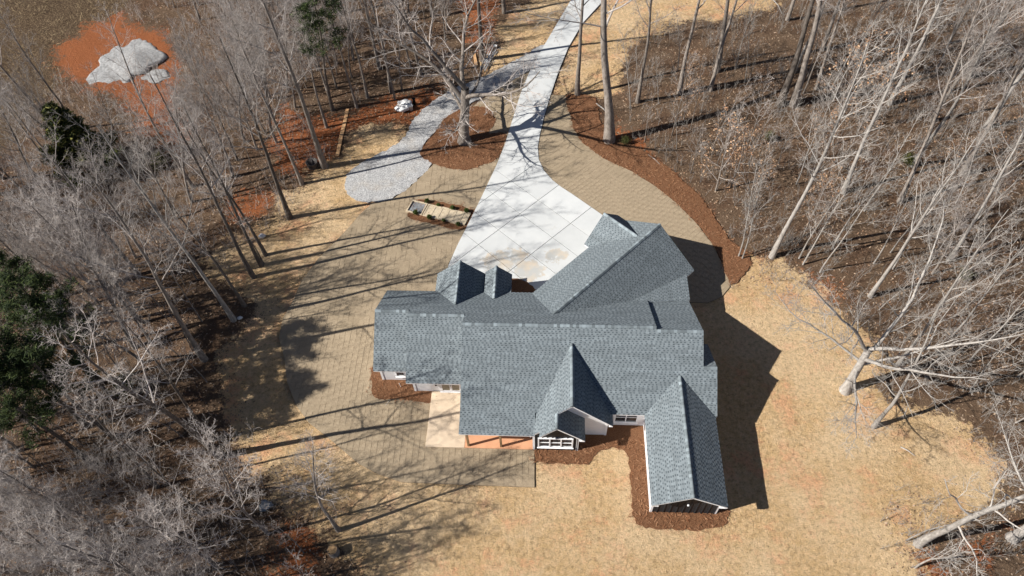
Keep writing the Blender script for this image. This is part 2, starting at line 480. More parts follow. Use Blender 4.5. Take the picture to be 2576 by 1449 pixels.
CLAY = [gp([(140, 135), (165, 105), (205, 95), (235, 60), (300, 38), (330, 70), (420, 85), (425, 140), (455, 180), (435, 250), (480, 340), (450, 410), (400, 345), (350, 320), (310, 250), (250, 245), (205, 205), (165, 190)]),
        gp([(2010, 1100), (2050, 1080), (2075, 1130), (2030, 1150)]), gp([(1960, 1330), (2060, 1290), (2075, 1320), (1990, 1360)]), gp([(2120, 1230), (2165, 1215), (2150, 1280), (2125, 1290)]),
        gp([(690, 330), (720, 270), (780, 290), (850, 300), (1000, 240), (1100, 228), (1135, 255), (1050, 300), (870, 330), (850, 400), (760, 440), (690, 430)]),
        gp([(705, 1345), (760, 1320), (800, 1335), (785, 1400), (790, 1500), (690, 1500)]),
        gp([(2015, 690), (2075, 715), (2105, 760), (2110, 800), (2080, 800), (2050, 750)]),
        gp([(2275, 1380), (2330, 1365), (2350, 1449), (2300, 1480)]), gp([(2440, 1350), (2520, 1340), (2500, 1385), (2440, 1390)]),
        gp([(1880, 660), (1930, 668), (1900, 700), (1860, 720)]), gp([(600, 500), (700, 490), (680, 540), (590, 560)]), gp([(1160, 0), (1250, 0), (1240, 130), (1190, 120)]),
        gp([(1500, 330), (1560, 350), (1640, 390), (1620, 360), (1540, 310)])]
MEADOW = gp([(-600, -300), (-300, -300), (420, -300), (330, 0), (285, 58), (190, 92), (140, 140), (160, 200), (110, 260), (60, 330), (-20, 400), (-500, 420)])
HOUSE_FP = [h2w(*p) for p in ((-11.3, 5), (-8.8, 5), (-8.8, 4), (-4.8, 4), (-4.8, 1), (0, 1), (0, .2), (7.6, 1), (7.6, -4), (11.7, -4), (11.8, 12), (8, 18), (-3, 13), (-11.3, 11))]
PATIO = [h2w(*p) for p in ((-7.55, -.06), (-4.8, -.06), (-4.8, 4.2), (-7.55, 4.2))]

# ------------------------------------------------------------------ ground sheet
def axis(lo, hi, step, far):
    d = np.arange(lo, hi+1e-6, step)
    return np.concatenate([[-far, -far*.5, lo-100, lo-45, lo-18, lo-6], d, [hi+6, hi+18, hi+45, hi+100, far*.5, far]])
gx, gy = axis(-62, 62, .36, 900), axis(8, 96, .36, 900)
GX, GY = np.meshgrid(gx, gy)
def soft(polys, w):
    d = np.full(GX.shape, -1e9)
    for p in polys: d = np.maximum(d, sdist(p, GX, GY))
    return np.clip(.5+d/(2*w), 0, 1)
z_straw, z_clay, z_mead = soft(STRAW, 2.4), soft(CLAY, 2.2), soft([MEADOW], 3.0)
hard = np.full(GX.shape, -1e9)
for p in (DRIVE, GRAVEL, ISLAND, LAWN_W, LAWN_E, BED_E, BED_SW, BED_S, BED_WALK, HOUSE_FP, PATIO):
    hard = np.maximum(hard, sdist(p, GX, GY))
yard = np.clip(-hard/1.5, 0, 1)
lump = vnoise(GX, GY, .8)*.07+vnoise(GX+37, GY, 2.3)*.08
wood = (1-z_straw)*(vnoise(GX, GY+11, 6.)*.45-.1)
GZ = np.where(hard > -.3, -.06, -.035+yard*(lump-.05+wood*np.clip(-hard/6, 0, 1)))
hard_u = hard
nx, ny = len(gx), len(gy)
idx = np.arange(nx*ny).reshape(ny, nx)
gf = np.stack([idx[:-1, :-1], idx[:-1, 1:], idx[1:, 1:], idx[1:, :-1]], -1).reshape(-1, 4)
gme = np_mesh('ground', np.stack([GX, GY, GZ], -1).reshape(-1, 3), gf, smooth=True)
za = gme.attributes.new('zone', 'FLOAT_COLOR', 'POINT')
za.data.foreach_set('color', np.stack([z_straw, z_clay, z_mead, np.ones_like(GX)], -1).astype(np.float32).ravel())
ground = tag(link('ground', gme, None, M['ground']), kind='structure')

def gz(x, y):
    i = np.clip(np.searchsorted(gx, x)-1, 0, nx-2); j = np.clip(np.searchsorted(gy, y)-1, 0, ny-2)
    return GZ[j, i]

# ------------------------------------------------------------------ driveway: concrete panels with joints
GANG = math.radians(46.5)                        # garage direction in the house frame
GU = (math.cos(GANG), math.sin(GANG)); GV = (-math.sin(GANG), math.cos(GANG))
GR0 = (9.2, 16.4)
def gar(u, v): return (GR0[0]+u*GU[0]+v*GV[0], GR0[1]+u*GU[1]+v*GV[1])
def garw(u, v): return h2w(*gar(u, v))
def to_gar(x, y):
    d = np.array([x, y])-HO[:2]; hx, hy = d@HX, d@HYV
    return ((hx-GR0[0])*GU[0]+(hy-GR0[1])*GU[1], (hx-GR0[0])*GV[0]+(hy-GR0[1])*GV[1])

driveway = tag(empty('driveway', (*un(1330, 500)[:2], 0)), kind='structure')
dl = driveway.location
jp = to_gar(*un(1560, 0)[:2])
stain_c = [(un(1250, 665), 2.6), (un(1330, 680), 2.8), (un(1400, 640), 2.0), (un(1300, 640), 1.8)]
def concrete_piece(poly, name, parent, top, thick=.16, mat=None, origin=(0, 0)):
    b = MB(); b.slab([(p[0]-origin[0], p[1]-origin[1], top) for p in poly], thick)
    me = b.mesh(name); me.materials.append(mat or M['concrete'])
    a = me.attributes.new('stain', 'FLOAT', 'POINT')
    for i, v in enumerate(me.vertices):
        a.data[i].value = 0.0
    o = link(name, me, parent)
    return o
# joint lines read from the photograph: v = const lines along the garage direction, u = const lines across
split_y = un(1300, 410)[1]
lower = clip(DRIVE, [(-200, -100), (200, -100), (200, split_y), (-200, split_y)])
cells = []
gap = .05
VE = [-6, -.1, 3.85, 7.75, 11.65, 15.1, 24]; UE = [-18.5, -16, -13.4, -10.9, -8.55, -6.25, -3.65, -1.4, 9]
for u0, u1 in zip(UE[:-1], UE[1:]):
    for v0, v1 in zip(VE[:-1], VE[1:]):
        g2 = gap/2
        cell = [garw(u0+g2, v0+g2), garw(u1-g2, v0+g2), garw(u1-g2, v1-g2), garw(u0+g2, v1-g2)]
        p = clip(lower, cell)
        if len(p) > 2 and abs(parea(p)) > .15: cells.append(p)
# the lane beyond, cut across every few metres
lane_c = [un(*p)[:2] for p in ((1300, 410), (1318, 345), (1340, 270), (1372, 180), (1420, 90), (1478, 0), (1560, -110), (1640, -160))]
for a, b in zip(lane_c[:-1], lane_c[1:]):
    d = (b-a)/np.linalg.norm(b-a); n = np.array([-d[1], d[0]])
    if a is lane_c[0]:
        cell = [(a[0]-9, split_y+.03), (a[0]+6.5, split_y+.03), tuple(b+n*-5), tuple(b+n*9)]
    else:
        cell = [tuple(a+d*gap-n*-9), tuple(a+d*gap+n*-9), tuple(b-n*9), tuple(b+n*9)]
    if parea(cell) < 0: cell = cell[::-1]
    p = clip(DRIVE, cell)
    if len(p) > 2 and abs(parea(p)) > .2: cells.append(p)
for p in cells:
    o = concrete_piece(p, 'concrete_panel', driveway, .085, .16, origin=dl)
    # subdivide a little so that the stain mask has points to sit on
    bm = bmesh.new(); bm.from_mesh(o.data)
    bmesh.ops.subdivide_edges(bm, edges=bm.edges, cuts=3, use_grid_fill=True)
    bmesh.ops.triangulate(bm, faces=[f for f in bm.faces if len(f.verts) > 4])
    bm.to_mesh(o.data); bm.free()
    a = o.data.attributes.get('stain') or o.data.attributes.new('stain', 'FLOAT', 'POINT')
    vals = []
    for v in o.data.vertices:
        w = np.array([v.co.x+dl[0], v.co.y+dl[1]])
        vals.append(max(max(0, 1-np.hypot(*(w-c[:2]))/r) for c, r in stain_c))
    a.data.foreach_set('value', vals)

def sheet(name, poly, top, mat, thick=.2, parent=None, kind='structure'):
    b = MB(); c = np.mean(np.asarray(poly), axis=0)
    b.slab([(p[0]-c[0], p[1]-c[1], 0) for p in poly], thick)
    o = b.build(name, mat, parent); o.location = (c[0], c[1], top)
    return tag(o, kind=kind)
def ragged(poly, amp=.08, step=.22):
    out = []
    for i in range(len(poly)):
        a, b = np.array(poly[i-1]), np.array(poly[i]); L = np.hypot(*(b-a)); n_ = max(1, int(L/step))
        for k in range(n_):
            q = a+(b-a)*k/n_; d = (b-a)/max(L, 1e-6)
            out.append(tuple(q+np.array([-d[1], d[0]])*random.uniform(-amp, amp)))
    return out
sheet('gravel_path', ragged(GRAVEL, .12), .035, M['gravel'])
for p, z in ((ISLAND, .062), (BED_E, .06), (BED_SW, .064), (BED_S, .02), (BED_WALK, .078), (BED_ENTRY, .10)):
    sheet('mulch_bed', ragged(p), z, M['mulch'])

# ------------------------------------------------------------------ sod lawns, laid piece by piece
def lawn(poly, ang, top, holes, nparts=300):
    base = sheet('lawn', poly, top, M['sod'])
    me0 = base.data; a = me0.attributes.new('tint', 'FLOAT_COLOR', 'FACE')
    a.data.foreach_set('color', np.tile([.90, .89, .87, 1], len(me0.polygons)).astype(np.float32))
    ca, sa = math.cos(ang), math.sin(ang); P = np.array(poly); c0 = P.mean(0)
    w, l, g = .62, .42, .013
    proto = []
    for k in range(4):
        b = MB(); jit = lambda: random.uniform(-.022, .022)
        h = .014+.001*k
        q = [(-w/2+g/2+jit(), -l/2+g/2+jit(), h), (w/2-g/2+jit(), -l/2+g/2+jit(), h), (w/2-g/2+jit(), l/2-g/2+jit(), h), (-w/2+g/2+jit(), l/2-g/2+jit(), h)]
        b.slab(q, h+.01)
        me = b.mesh('sod_piece'); me.materials.append(M['sod'])
        t = me.attributes.new('tint', 'FLOAT_COLOR', 'FACE'); s = 1.0+.015*(k-1.5)
        t.data.foreach_set('color', np.tile([s, s, s*.98, 1], len(me.polygons)).astype(np.float32))
        proto.append(me)
    R = 45; items = []
    for r in range(-int(R/l), int(R/l)):
        off = random.random()*w
        for k in range(-int(R/w), int(R/w)):
            x, y = k*w+off, r*l
            cx, cy = c0[0]+x*ca-y*sa, c0[1]+x*sa+y*ca
            items.append((cx, cy))
    I = np.array(items); d = sdist(poly, I[:, 0], I[:, 1])
    for hp in holes: d = np.minimum(d, -sdist(hp, I[:, 0], I[:, 1])-.02)
    full = I[d > .38]; part = I[(d <= .38) & (d > -.36)]
    pdist = np.hypot(full[:, 0], full[:, 1]); order = np.argsort(pdist)
    rest = [(tuple(p), True) for p in full[order[nparts:]]] + [(tuple(p), False) for p in part]
    for i in order[:nparts]:
        o = bpy.data.objects.new('sod_piece', proto[random.randrange(4)]); col.objects.link(o); o.parent = base
        o.location = (full[i][0]-base.location.x, full[i][1]-base.location.y, 0); o.rotation_euler = (0, 0, ang)
    b = MB(); tints = []
    for (cx, cy), whole in rest:
        h = .014+random.uniform(0, .003)
        q = [(cx+sx*ca-sy*sa, cy+sx*sa+sy*ca) for sx, sy in ((-w/2+g/2, -l/2+g/2), (w/2-g/2, -l/2+g/2), (w/2-g/2, l/2-g/2), (-w/2+g/2, l/2-g/2))]
        q = [(a_+random.uniform(-.022, .022), b_+random.uniform(-.022, .022)) for a_, b_ in q]
        if not whole:
            q = clip(poly, q)
            if len(q) < 3 or abs(parea(q)) < .02: continue
            if any(inside(hp, np.array([cx]), np.array([cy]))[0] for hp in holes): continue
        k = len(b.f)
        b.slab([(x-base.location.x, y-base.location.y, h) for x, y in q], h+.01)
        s = random.uniform(.97, 1.03); tints += [(s, s, s*.98, 1)]*(len(b.f)-k)
    me = b.mesh('sod_piece'); me.materials.append(M['sod'])
    t = me.attributes.new('tint', 'FLOAT_COLOR', 'FACE'); t.data.foreach_set('color', np.array(tints, dtype=np.float32).ravel())
    tag(link('sod_piece', me, base), kind='stuff')
    return base
lawn(LAWN_W, math.radians(86), .022, [ISLAND, BED_WALK, BED_SW, HOUSE_FP, PATIO, GRAVEL])
lawn(LAWN_E, math.radians(40), .024, [HOUSE_FP, BED_E])
#PART2
# ------------------------------------------------------------------ house
house = empty('house', (HO[0], HO[1], 0), HY)
tag(house, 'new one storey house with blue-grey shingle roofs, white siding and dark gable fronts', 'house')
EXPO = .142

def plane_z(kind):
    return kind
def roof(poly, zf, thick=.17, cs=None):
    """poly: (x, y) outline, zf(x, y): height of the plane. A deck with white edges, and its shingles laid in courses."""
    area = parea(poly)
    if area < 0: poly = poly[::-1]
    top = [(x, y, zf(x, y)) for x, y in poly]
    b = MB(); b.slab(top, thick, 1, 0)
    deck = b.build('roof', [M['white'], M['felt']], house)
    # plane frame
    gxx, gyy = zf(1, 0)-zf(0, 0), zf(0, 1)-zf(0, 0); z0 = zf(0, 0)
    n = np.array([-gxx, -gyy, 1.0]); n /= np.linalg.norm(n)
    up = np.array([gxx, gyy]); up /= np.linalg.norm(up)          # uphill, in plan
    al = np.array([up[1], -up[0]]); k = math.hypot(1, math.hypot(gxx, gyy))   # slope length per plan metre
    Q = np.array([((np.array(p)@al), (np.array(p)@up)*k) for p in poly])
    s_lo, s_hi = Q[:, 1].min(), Q[:, 1].max()
    V, T = [], []
    def P(a, s, h):
        q = a*al+s/k*up
        return (q[0]+n[0]*h, q[1]+n[1]*h, z0+gxx*q[0]+gyy*q[1]+n[2]*h)
    s0 = s_lo-.03
    row = 0
    while s0 < s_hi-.01:
        s1 = min(s0+EXPO, s_hi); sm = min(max((s0+s1)/2, s_lo+1e-4), s_hi-1e-4)
        xs = []
        for i in range(len(Q)):
            (a0, t0), (a1, t1) = Q[i-1], Q[i]
            if (t0 > sm) != (t1 > sm):
                f = lambda s: a0+(a1-a0)*(s-t0)/(t1-t0)
                xs.append((f(sm), f(s0), f(s1)))
        xs.sort()
        for (lm, l0, l1), (rm, r0, r1) in zip(xs[::2], xs[1::2]):
            l0, l1 = (min(max(q, lm-.3), lm+.3) for q in (l0, l1)); r0, r1 = (min(max(q, rm-.3), rm+.3) for q in (r0, r1))
            l0 -= .02; l1 -= .02; r0 += .02; r1 += .02
            a = min(l0, l1)-random.uniform(0, 3.); tooth = random.random() < .5
            while a < max(r0, r1):
                w = random.uniform(.12, .24) if tooth else random.uniform(.09, .15)
                b0, b1 = max(a, l0), min(a+w, r0); c0, c1 = max(a, l1), min(a+w, r1)
                if b1-b0 > .005 or c1-c0 > .005:
                    b1, c1 = max(b0, b1), max(c0, c1)
                    h0 = .014 if tooth else .006
                    blotch = .84+.32*vnoise(np.array([a+row*3.1]), np.array([s0]), 1.1)[0]
                    if tooth:
                        g = random.choice((.86, .95, 1.0, 1.0, 1.05, 1.1))*blotch
                        c = (.155*g, .18*g, .196*g)
                    else:
                        g = random.uniform(.8, 1.15)*blotch
                        c = (.062*g, .078*g, .089*g)  # darker under-layer in the gap, with the tabs' shadow line painted into its colour
                    if tooth:
                        V += [P(b0, s0, h0), P(b1, s0, h0), P(c1, s1, .006), P(c0, s1, .006)]; T.append(c)
                        V += [P(b0, s0, 0), P(b1, s0, 0), P(b1, s0, h0), P(b0, s0, h0)]; T.append((.12, .14, .15))
                    else:
                        f_ = .48; sm_ = s0+(s1-s0)*f_; m0, m1 = b0+(c0-b0)*f_, b1+(c1-b1)*f_
                        V += [P(b0, s0, h0), P(b1, s0, h0), P(m1, sm_, .006), P(m0, sm_, .006)]; T.append(c)
                        V += [P(m0, sm_, .0065), P(m1, sm_, .0065), P(c1, s1, .005), P(c0, s1, .005)]; T.append((.144*blotch, .167*blotch, .182*blotch))
                a += w; tooth = not tooth
        s0 += EXPO; row += 1
    V = np.array(V); F = np.arange(len(V)).reshape(-1, 4)
    tag(link('shingles', np_mesh('shingles', V, F, tint=np.array(T)), deck, M['shingle']), kind='stuff')
    return deck

cap_me = []
for k in range(6):
    g = (.68, .8, .92, 1.04, 1.2, 1.45)[k]
    b = MB()
    # bent cap, 0.24 m exposed, lying over a ridge along x
    L, W, H = .235, .14, .08
    ptop = [[(-L/2, -W, -H), (-L/2, -.03, .02), (-L/2, .03, .02), (-L/2, W, -H)], [(L/2, -W, -H-.012), (L/2, -.03, .008), (L/2, .03, .008), (L/2, W, -H-.012)]]
    for i in range(3):
        b.face([ptop[0][i], ptop[1][i], ptop[1][i+1], ptop[0][i+1]])
    b.face([(-L/2, -W, -H-.03), (-L/2, -W, -H), (-L/2, -.03, .02), (-L/2, .03, .02), (-L/2, W, -H), (-L/2, W, -H-.03)])
    me = b.mesh('ridge_cap'); me.materials.append(M['ridge'])
    t = me.attributes.new('tint', 'FLOAT_COLOR', 'FACE')
    t.data.foreach_set('color', np.tile([.175*g, .205*g, .222*g, 1], len(me.polygons)).astype(np.float32))
    cap_me.append(me)
def ridge(p, q, z, slope=.65):
    p, q = np.array(p), np.array(q); L = np.hypot(*(q-p)); d = (q-p)/L; n = max(1, int(L/.21)); st = L/n
    for i in range(n):
        c = p+d*(i+.5)*st
        o = bpy.data.objects.new('ridge_cap', cap_me[random.choice((0, 0, 1, 1, 2, 2, 3, 3, 4, 4, 5))]); col.objects.link(o); o.parent = house
        o.location = (c[0], c[1], z+.045); o.rotation_euler = (0, 0, math.atan2(d[1], d[0])); o.scale = (st/.215, 1, slope/.62)

zS = lambda x, y: 2.75+.652*(y-1.42)
zN = lambda x, y: 10.025-.65*y
zBN = lambda x, y: 9.77-.65*y
roof([(-5, 1.41), (12, 1.41), (12, 4.1), (11.1, 4.1), (11.1, 6.1), (8, 6.1), (8, 6.3), (-5, 6.3)], zS)
roof([(-5, -.1), (.0, -.1), (.0, 1.41), (-5, 1.41)], lambda x, y: 2.74+.245*(y-1.41))
roof([(-11.45, 8.06), (-9, 8.06), (-9, 7.53), (-5, 7.53), (-5, 6.3), (8, 6.3), (8, 11.4), (-11.45, 11.4)], zN)
roof([(-7.7, 11.4), (-2.05, 11.4), (-2.05, 12.1), (-7.7, 12.1)], lambda x, y: 2.605-.25*(y-11.4))
roof([(8, 6.1), (11.1, 6.1), (11.1, 10.95), (8, 10.95)], zBN)
roof([(11.1, 4.1), (12, 4.1), (12, 6.9), (11.0, 6.9)], lambda x, y: 4.498-.56*(y-4.1))
roof([(-9, 3.55), (-4.95, 3.55), (-4.95, 7.53), (-9, 7.53)], lambda x, y: 5.13-.65*(7.53-y))
roof([(-11.45, 4.5), (-8.9, 4.5), (-8.9, 8.06), (-11.45, 8.06)], lambda x, y: 4.786-.65*(8.06-y))
# centre gable and its lower front gable
zCW = lambda x, y: 5.3-1.15*(2.4-x)
roof([(.35, -.45), (1.45, -.45), (1.45, .6), (2.4, .6), (2.4, 6.0), (-.3, 6.0), (-.3, -.08), (.35, -.08)], zCW)
roof([(2.4, .6), (5.15, .6), (5.15, 6.0), (2.4, 6.0)], lambda x, y: 5.3-.98*(x-2.4))
roof([(1.45, -.45), (3.3, -.45), (3.3, 1.17), (1.45, 1.17)], lambda x, y: 4.2075-.92*(x-1.45))
# wing
roof([(7.28, -4.7), (9.58, -4.7), (9.58, 4.6), (7.28, 4.6)], lambda x, y: 4.2-.63*(9.58-x))
roof([(9.58, -4.7), (11.88, -4.7), (11.88, 4.6), (9.58, 4.6)], lambda x, y: 4.2-.63*(x-9.58))
# entry gables
roof([(-7.78, 8.9), (-5.9, 8.9), (-5.9, 13.2), (-7.78, 13.2)], lambda x, y: 4.1-.87*(-5.9-x))
roof([(-5.9, 8.9), (-4.02, 8.9), (-4.02, 13.2), (-5.9, 13.2)], lambda x, y: 4.1-.87*(x+5.9))
roof([(-4.05, 10.0), (-3.2, 10.0), (-3.2, 13.3), (-4.05, 13.3)], lambda x, y: 3.4-.88*(-3.2-x))
roof([(-3.2, 10.0), (-2.05, 10.0), (-2.05, 13.3), (-3.2, 13.3)], lambda x, y: 3.4-.88*(x+3.2))
# garage, its cross gable and the low saddle behind
def gv(x, y): return (x-GR0[0])*GV[0]+(y-GR0[1])*GV[1]
def gu(x, y): return (x-GR0[0])*GU[0]+(y-GR0[1])*GU[1]
roof([gar(-12.5, 0), gar(0, 0), gar(0, 3.45), gar(-12.5, 3.45)], lambda x, y: 4.9-.64*gv(x, y))
roof([gar(-12.5, 0), gar(-12.5, -3.7), gar(0, -3.7), gar(0, 0)], lambda x, y: 4.9+.64*gv(x, y))
roof([gar(-1.82, .35), gar(-3.95, .35), gar(-3.95, 4.0), gar(-1.82, 4.0)], lambda x, y: 4.5-.9*(-1.82-gu(x, y)))
roof([gar(-1.82, .35), gar(-1.82, 4.0), gar(0, 4.0), gar(0, .35)], lambda x, y: 4.5-.9*(gu(x, y)+1.82))
zF = lambda x, y: 2.70+.167*(11.25-x)
roof([(11.22, 13.25), (6.6, 10.0), (11.22, 10.85)], zF)
# ridges
ridge((-11.45, 8.06), (-9.05, 8.06), 4.786); ridge((-9, 7.53), (-5.05, 7.53), 5.13); ridge((-5, 6.3), (8, 6.3), 5.93); ridge((8.1, 6.1), (11.1, 6.1), 5.803)
ridge((11.15, 4.1), (12, 4.1), 4.498); ridge((2.4, .6), (2.4, 5.25), 5.3, .95); ridge((1.45, -.45), (1.45, .6), 4.2075, .95); ridge((9.58, -4.7), (9.58, 3.55), 4.2)
ridge((-5.9, 13.2), (-5.9, 9.15), 4.1, .85); ridge((-3.2, 13.3), (-3.2, 10.25), 3.4, .85); ridge(gar(0, 0), gar(-11.7, 0), 4.9); ridge(gar(-1.82, 4.0), gar(-1.82, .65), 4.5, .85)

# ---- walls
def prism_x(prof, x0, x1, mat, name='wall'):
    """profile in (y, z), along x"""
    b = MB(); n = len(prof)
    b.v = [(x0, y, z) for y, z in prof]+[(x1, y, z) for y, z in prof]
    b.f = [list(range(n))[::-1], list(range(n, 2*n))]+[[i, (i+1) % n, n+(i+1) % n, n+i] for i in range(n)]; b.m = [0]*len(b.f)
    return b.build(name, mat, house)
def prism_y(prof, y0, y1, mat, name='wall'):
    b = MB(); n = len(prof)
    b.v = [(x, y0, z) for x, z in prof]+[(x, y1, z) for x, z in prof]
    b.f = [list(range(n)), list(range(n, 2*n))[::-1]]+[[i, n+i, n+(i+1) % n, (i+1) % n] for i in range(n)]; b.m = [0]*len(b.f)
    return b.build(name, mat, house)
RT = .20
def gx_prof(y0, y1, yr, zr, m1, m2):
    return [(y0, -.1), (y1, -.1), (y1, zr-m2*(y1-yr)-RT), (yr, zr-RT), (y0, zr-m1*(yr-y0)-RT)]
W = M['siding']
prism_x(gx_prof(5.15, 10.9, 8.06, 4.78, .65, .65), -11.28, -8.8, W)
prism_x(gx_prof(4.28, 10.9, 7.53, 5.12, .65, .65), -8.79, -4.6, W)
prism_x([(3.4, -.1), (10.9, -.1), (10.9, zN(0, 10.9)-RT), (6.3, 5.7), (3.4, zS(0, 3.4)-RT)], -4.59, -.1, W)
prism_x([(1.97, -.1), (10.9, -.1), (10.9, zN(0, 10.9)-RT), (6.3, 5.7), (1.97, zS(0, 1.97)-RT)], -.09, 7.8, W)
prism_x([(1.975, -.1), (10.5, -.1), (10.5, zBN(0, 10.5)-RT), (6.1, 5.58), (1.975, zS(0, 1.97)-RT)], 7.81, 10.9, W)
prism_x([(1.98, -.1), (6.4, -.1), (6.4, 2.95), (4.1, 4.28), (1.98, zS(0, 1.98)-RT)], 10.91, 11.8, W)
prism_y([(-.08, -.1), (4.89, -.1), (4.89, 2.62), (2.4, 5.08), (-.08, 2.25)], 1.19, 3.0, W)
cg_side = prism_y([(-.1, -.1), (2.92, -.1), (2.92, 2.62), (1.45, 3.98), (-.1, 2.2)], 0.0, 1.18, M['charcoal'])
prism_y([(7.53, -.1), (11.74, -.1), (11.74, 2.62), (9.58, 3.98), (7.53, 2.68)], -4.08, 2.2, W)
def gar_prism(u0, u1, v0, v1, prof_along_u=None, h=None):
    b = MB()
    if prof_along_u is not None:
        n = len(prof_along_u)
        b.v = [(*gar(u0, v), z) for v, z in prof_along_u]+[(*gar(u1, v), z) for v, z in prof_along_u]
    b.f = [list(range(n)), list(range(n, 2*n))[::-1]]+[[i, n+i, n+(i+1) % n, (i+1) % n] for i in range(n)]; b.m = [0]*len(b.f)
    return b.build('wall', W, house)
gar_prism(-11.5, -.35, 0, 0, [(-3.25, -.1), (3.0, -.1), (3.0, 2.75), (0, 4.66), (-3.25, 2.55)])
b = MB()
prof = [(-3.6, -.1), (-.35, -.1), (-.35, 2.9), (-1.82, 4.2), (-3.6, 2.65)]
b.v = [(*gar(u, 2.8), z) for u, z in prof]+[(*gar(u, 3.55), z) for u, z in prof]
b.f = [[0, 1, 2, 3, 4][::-1], [5, 6, 7, 8, 9]]+[[i, (i+1) % 5, 5+(i+1) % 5, 5+i] for i in range(5)]; b.m = [0]*7
b.build('wall', M['charcoal'], house)
b = MB(); b.box(8.2, 10.9, 10.4, 12.4, -.1, 2.4); b.build('wall', W, house)

# dark board-and-batten front of the wing, with white corner boards and gable trim
b = MB()
pf = [(7.66, .0), (11.62, .0), (11.62, 2.66), (9.58, 3.96), (7.66, 2.72)]
b.v = [(x, -4.11, z) for x, z in pf]+[(x, -4.075, z) for x, z in pf]
b.f = [[0, 1, 2, 3, 4], [9, 8, 7, 6, 5]]+[[i, 5+i, 5+(i+1) % 5, (i+1) % 5] for i in range(5)]; b.m = [0]*7
b.build('gable_cladding', M['charcoal'], house)
for x in np.arange(7.95, 11.6, .405):
    zt = (3.96-.63*abs(x-9.58))-.02
    b = MB(); b.box(x-.028, x+.028, -4.15, -4.105, .0, zt); b.build('batten', M['charcoal'], house)
for x in np.arange(.18, 2.9, .335):
    zt = min(3.98-.92*abs(x-1.45), 3.98-1.15*abs(x-1.45))-.02
    b = MB(); b.box(x-.025, x+.025, -.045, .003, .0, zt); b.build('batten', M['charcoal'], house)
def board(x0, x1, y0, y1, z0, z1, name='corner_board', mat=None):
    b = MB(); b.box(x0, x1, y0, y1, z0, z1); return b.build(name, mat or M['white'], house)
for x, y, z in ((7.53, -4.1, 2.64), (11.74, -4.1, 2.60)):
    board(x-.02 if x < 9 else x-.13, x+.13 if x < 9 else x+.02, y-.035, y+.12, -.05, z)
for x, y, z in ((-.1, 0, 2.2), (2.92, 0, 2.55), (4.89, 1.19, 2.6), (-8.79, 4.28, 2.6), (-11.28, 5.15, 2.5)):
    left = x in (-.1, -8.79, -11.28)
    board(x-.03 if left else x-.12, x+.12 if left else x+.03, y-.035, y+.12, -.05, z)
board(7.28, 7.72, -4.68, -4.12, 2.50, 2.585, 'eave_return'); board(11.42, 11.86, -4.68, -4.12, 2.50, 2.575, 'eave_return')
board(2.95, 3.26, -.43, -.02, 2.30, 2.40, 'eave_return'); board(4.9, 5.12, .62, 1.15, 2.42, 2.50, 'eave_return')

def window(x0, x1, y, z0, z1, lights, rail=True, fr=.075, sash=M['glass'], name='window', depth=.09):
    """south-facing window: frame, and one glass pane per light"""
    b = MB()
    b.box(x0, x1, y-depth, y+.01, z0, z0+fr); b.box(x0, x1, y-depth, y+.01, z1-fr, z1)
    n = lights; w = (x1-x0-fr)/n
    for i in range(n+1):
        b.box(x0+i*w, x0+i*w+fr, y-depth-.003, y+.007, z0+fr, z1-fr)
    if rail:
        zm = (z0+z1)/2
        b.box(x0+fr, x1-fr, y-depth+.02, y+.004, zm-.025, zm+.025)
    wdw = b.build(name, M['white'], house)
    s = MB(); s.box(x0-.05, x1+.05, y-depth-.06, y-depth+.02, z0-.05, z0-.001); s.build('sill', M['white'], wdw)
    for i in range(n):
        p = MB(); p.box(x0+i*w+fr, x0+(i+1)*w, y-.035, y-.02, z0+fr, z1-fr); p.build('pane', sash, wdw)
    return wdw
window(.22, 2.58, -.01, .56, 1.92, 3, fr=.09)
window(5.42, 7.0, 1.96, .62, 2.05, 2)
window(-10.18, -9.5, 5.14, .70, 1.75, 1)
# patio door: two glazed leaves
dr = window(-6.9, -5.32, 4.27, .13, 2.2, 2, False, .17, M['doorglass'], 'patio_door', .06)
h_ = MB(); h_.box(-6.13, -6.09, 4.17, 4.2, 1.0, 1.2); h_.build('handle', M['black'], dr)
h_ = MB(); h_.box(-7.18, -7.06, 4.14, 4.26, 1.30, 1.60); h_.lathe([(.001, 1.18), (.08, 1.22), (.08, 1.5), (.001, 1.58)], 8, center=(-7.12, 4.12, 0)); h_.build('wall_lantern', M['black'], house)
# flood light under the soffit of the centre gable, and vent cap on the wing gable
h_ = MB(); h_.box(3.55, 3.68, .88, 1.0, 3.62, 3.70); h_.lathe([(.001, 3.45), (.08, 3.47), (.05, 3.62), (.001, 3.62)], 10, center=(3.61, .94, 0)); h_.build('flood_light', M['white'], house)
h_ = MB(); h_.tube([(9.75, -4.10, 1.55), (9.75, -4.22, 1.5)], .07, 10); h_.build('vent_cap', M['white'], house)
# porch posts, beam, floor
for x in (-4.55, -2.3):
    b = MB(); b.box(x-.075, x+.075, .02, .17, .11, 2.32); bevel(b.build('porch_post', M['timber'], house), .008)
b = MB(); b.box(-4.85, -.12, .0, .19, 2.06, 2.30); b.build('porch_beam', M['white'], house)
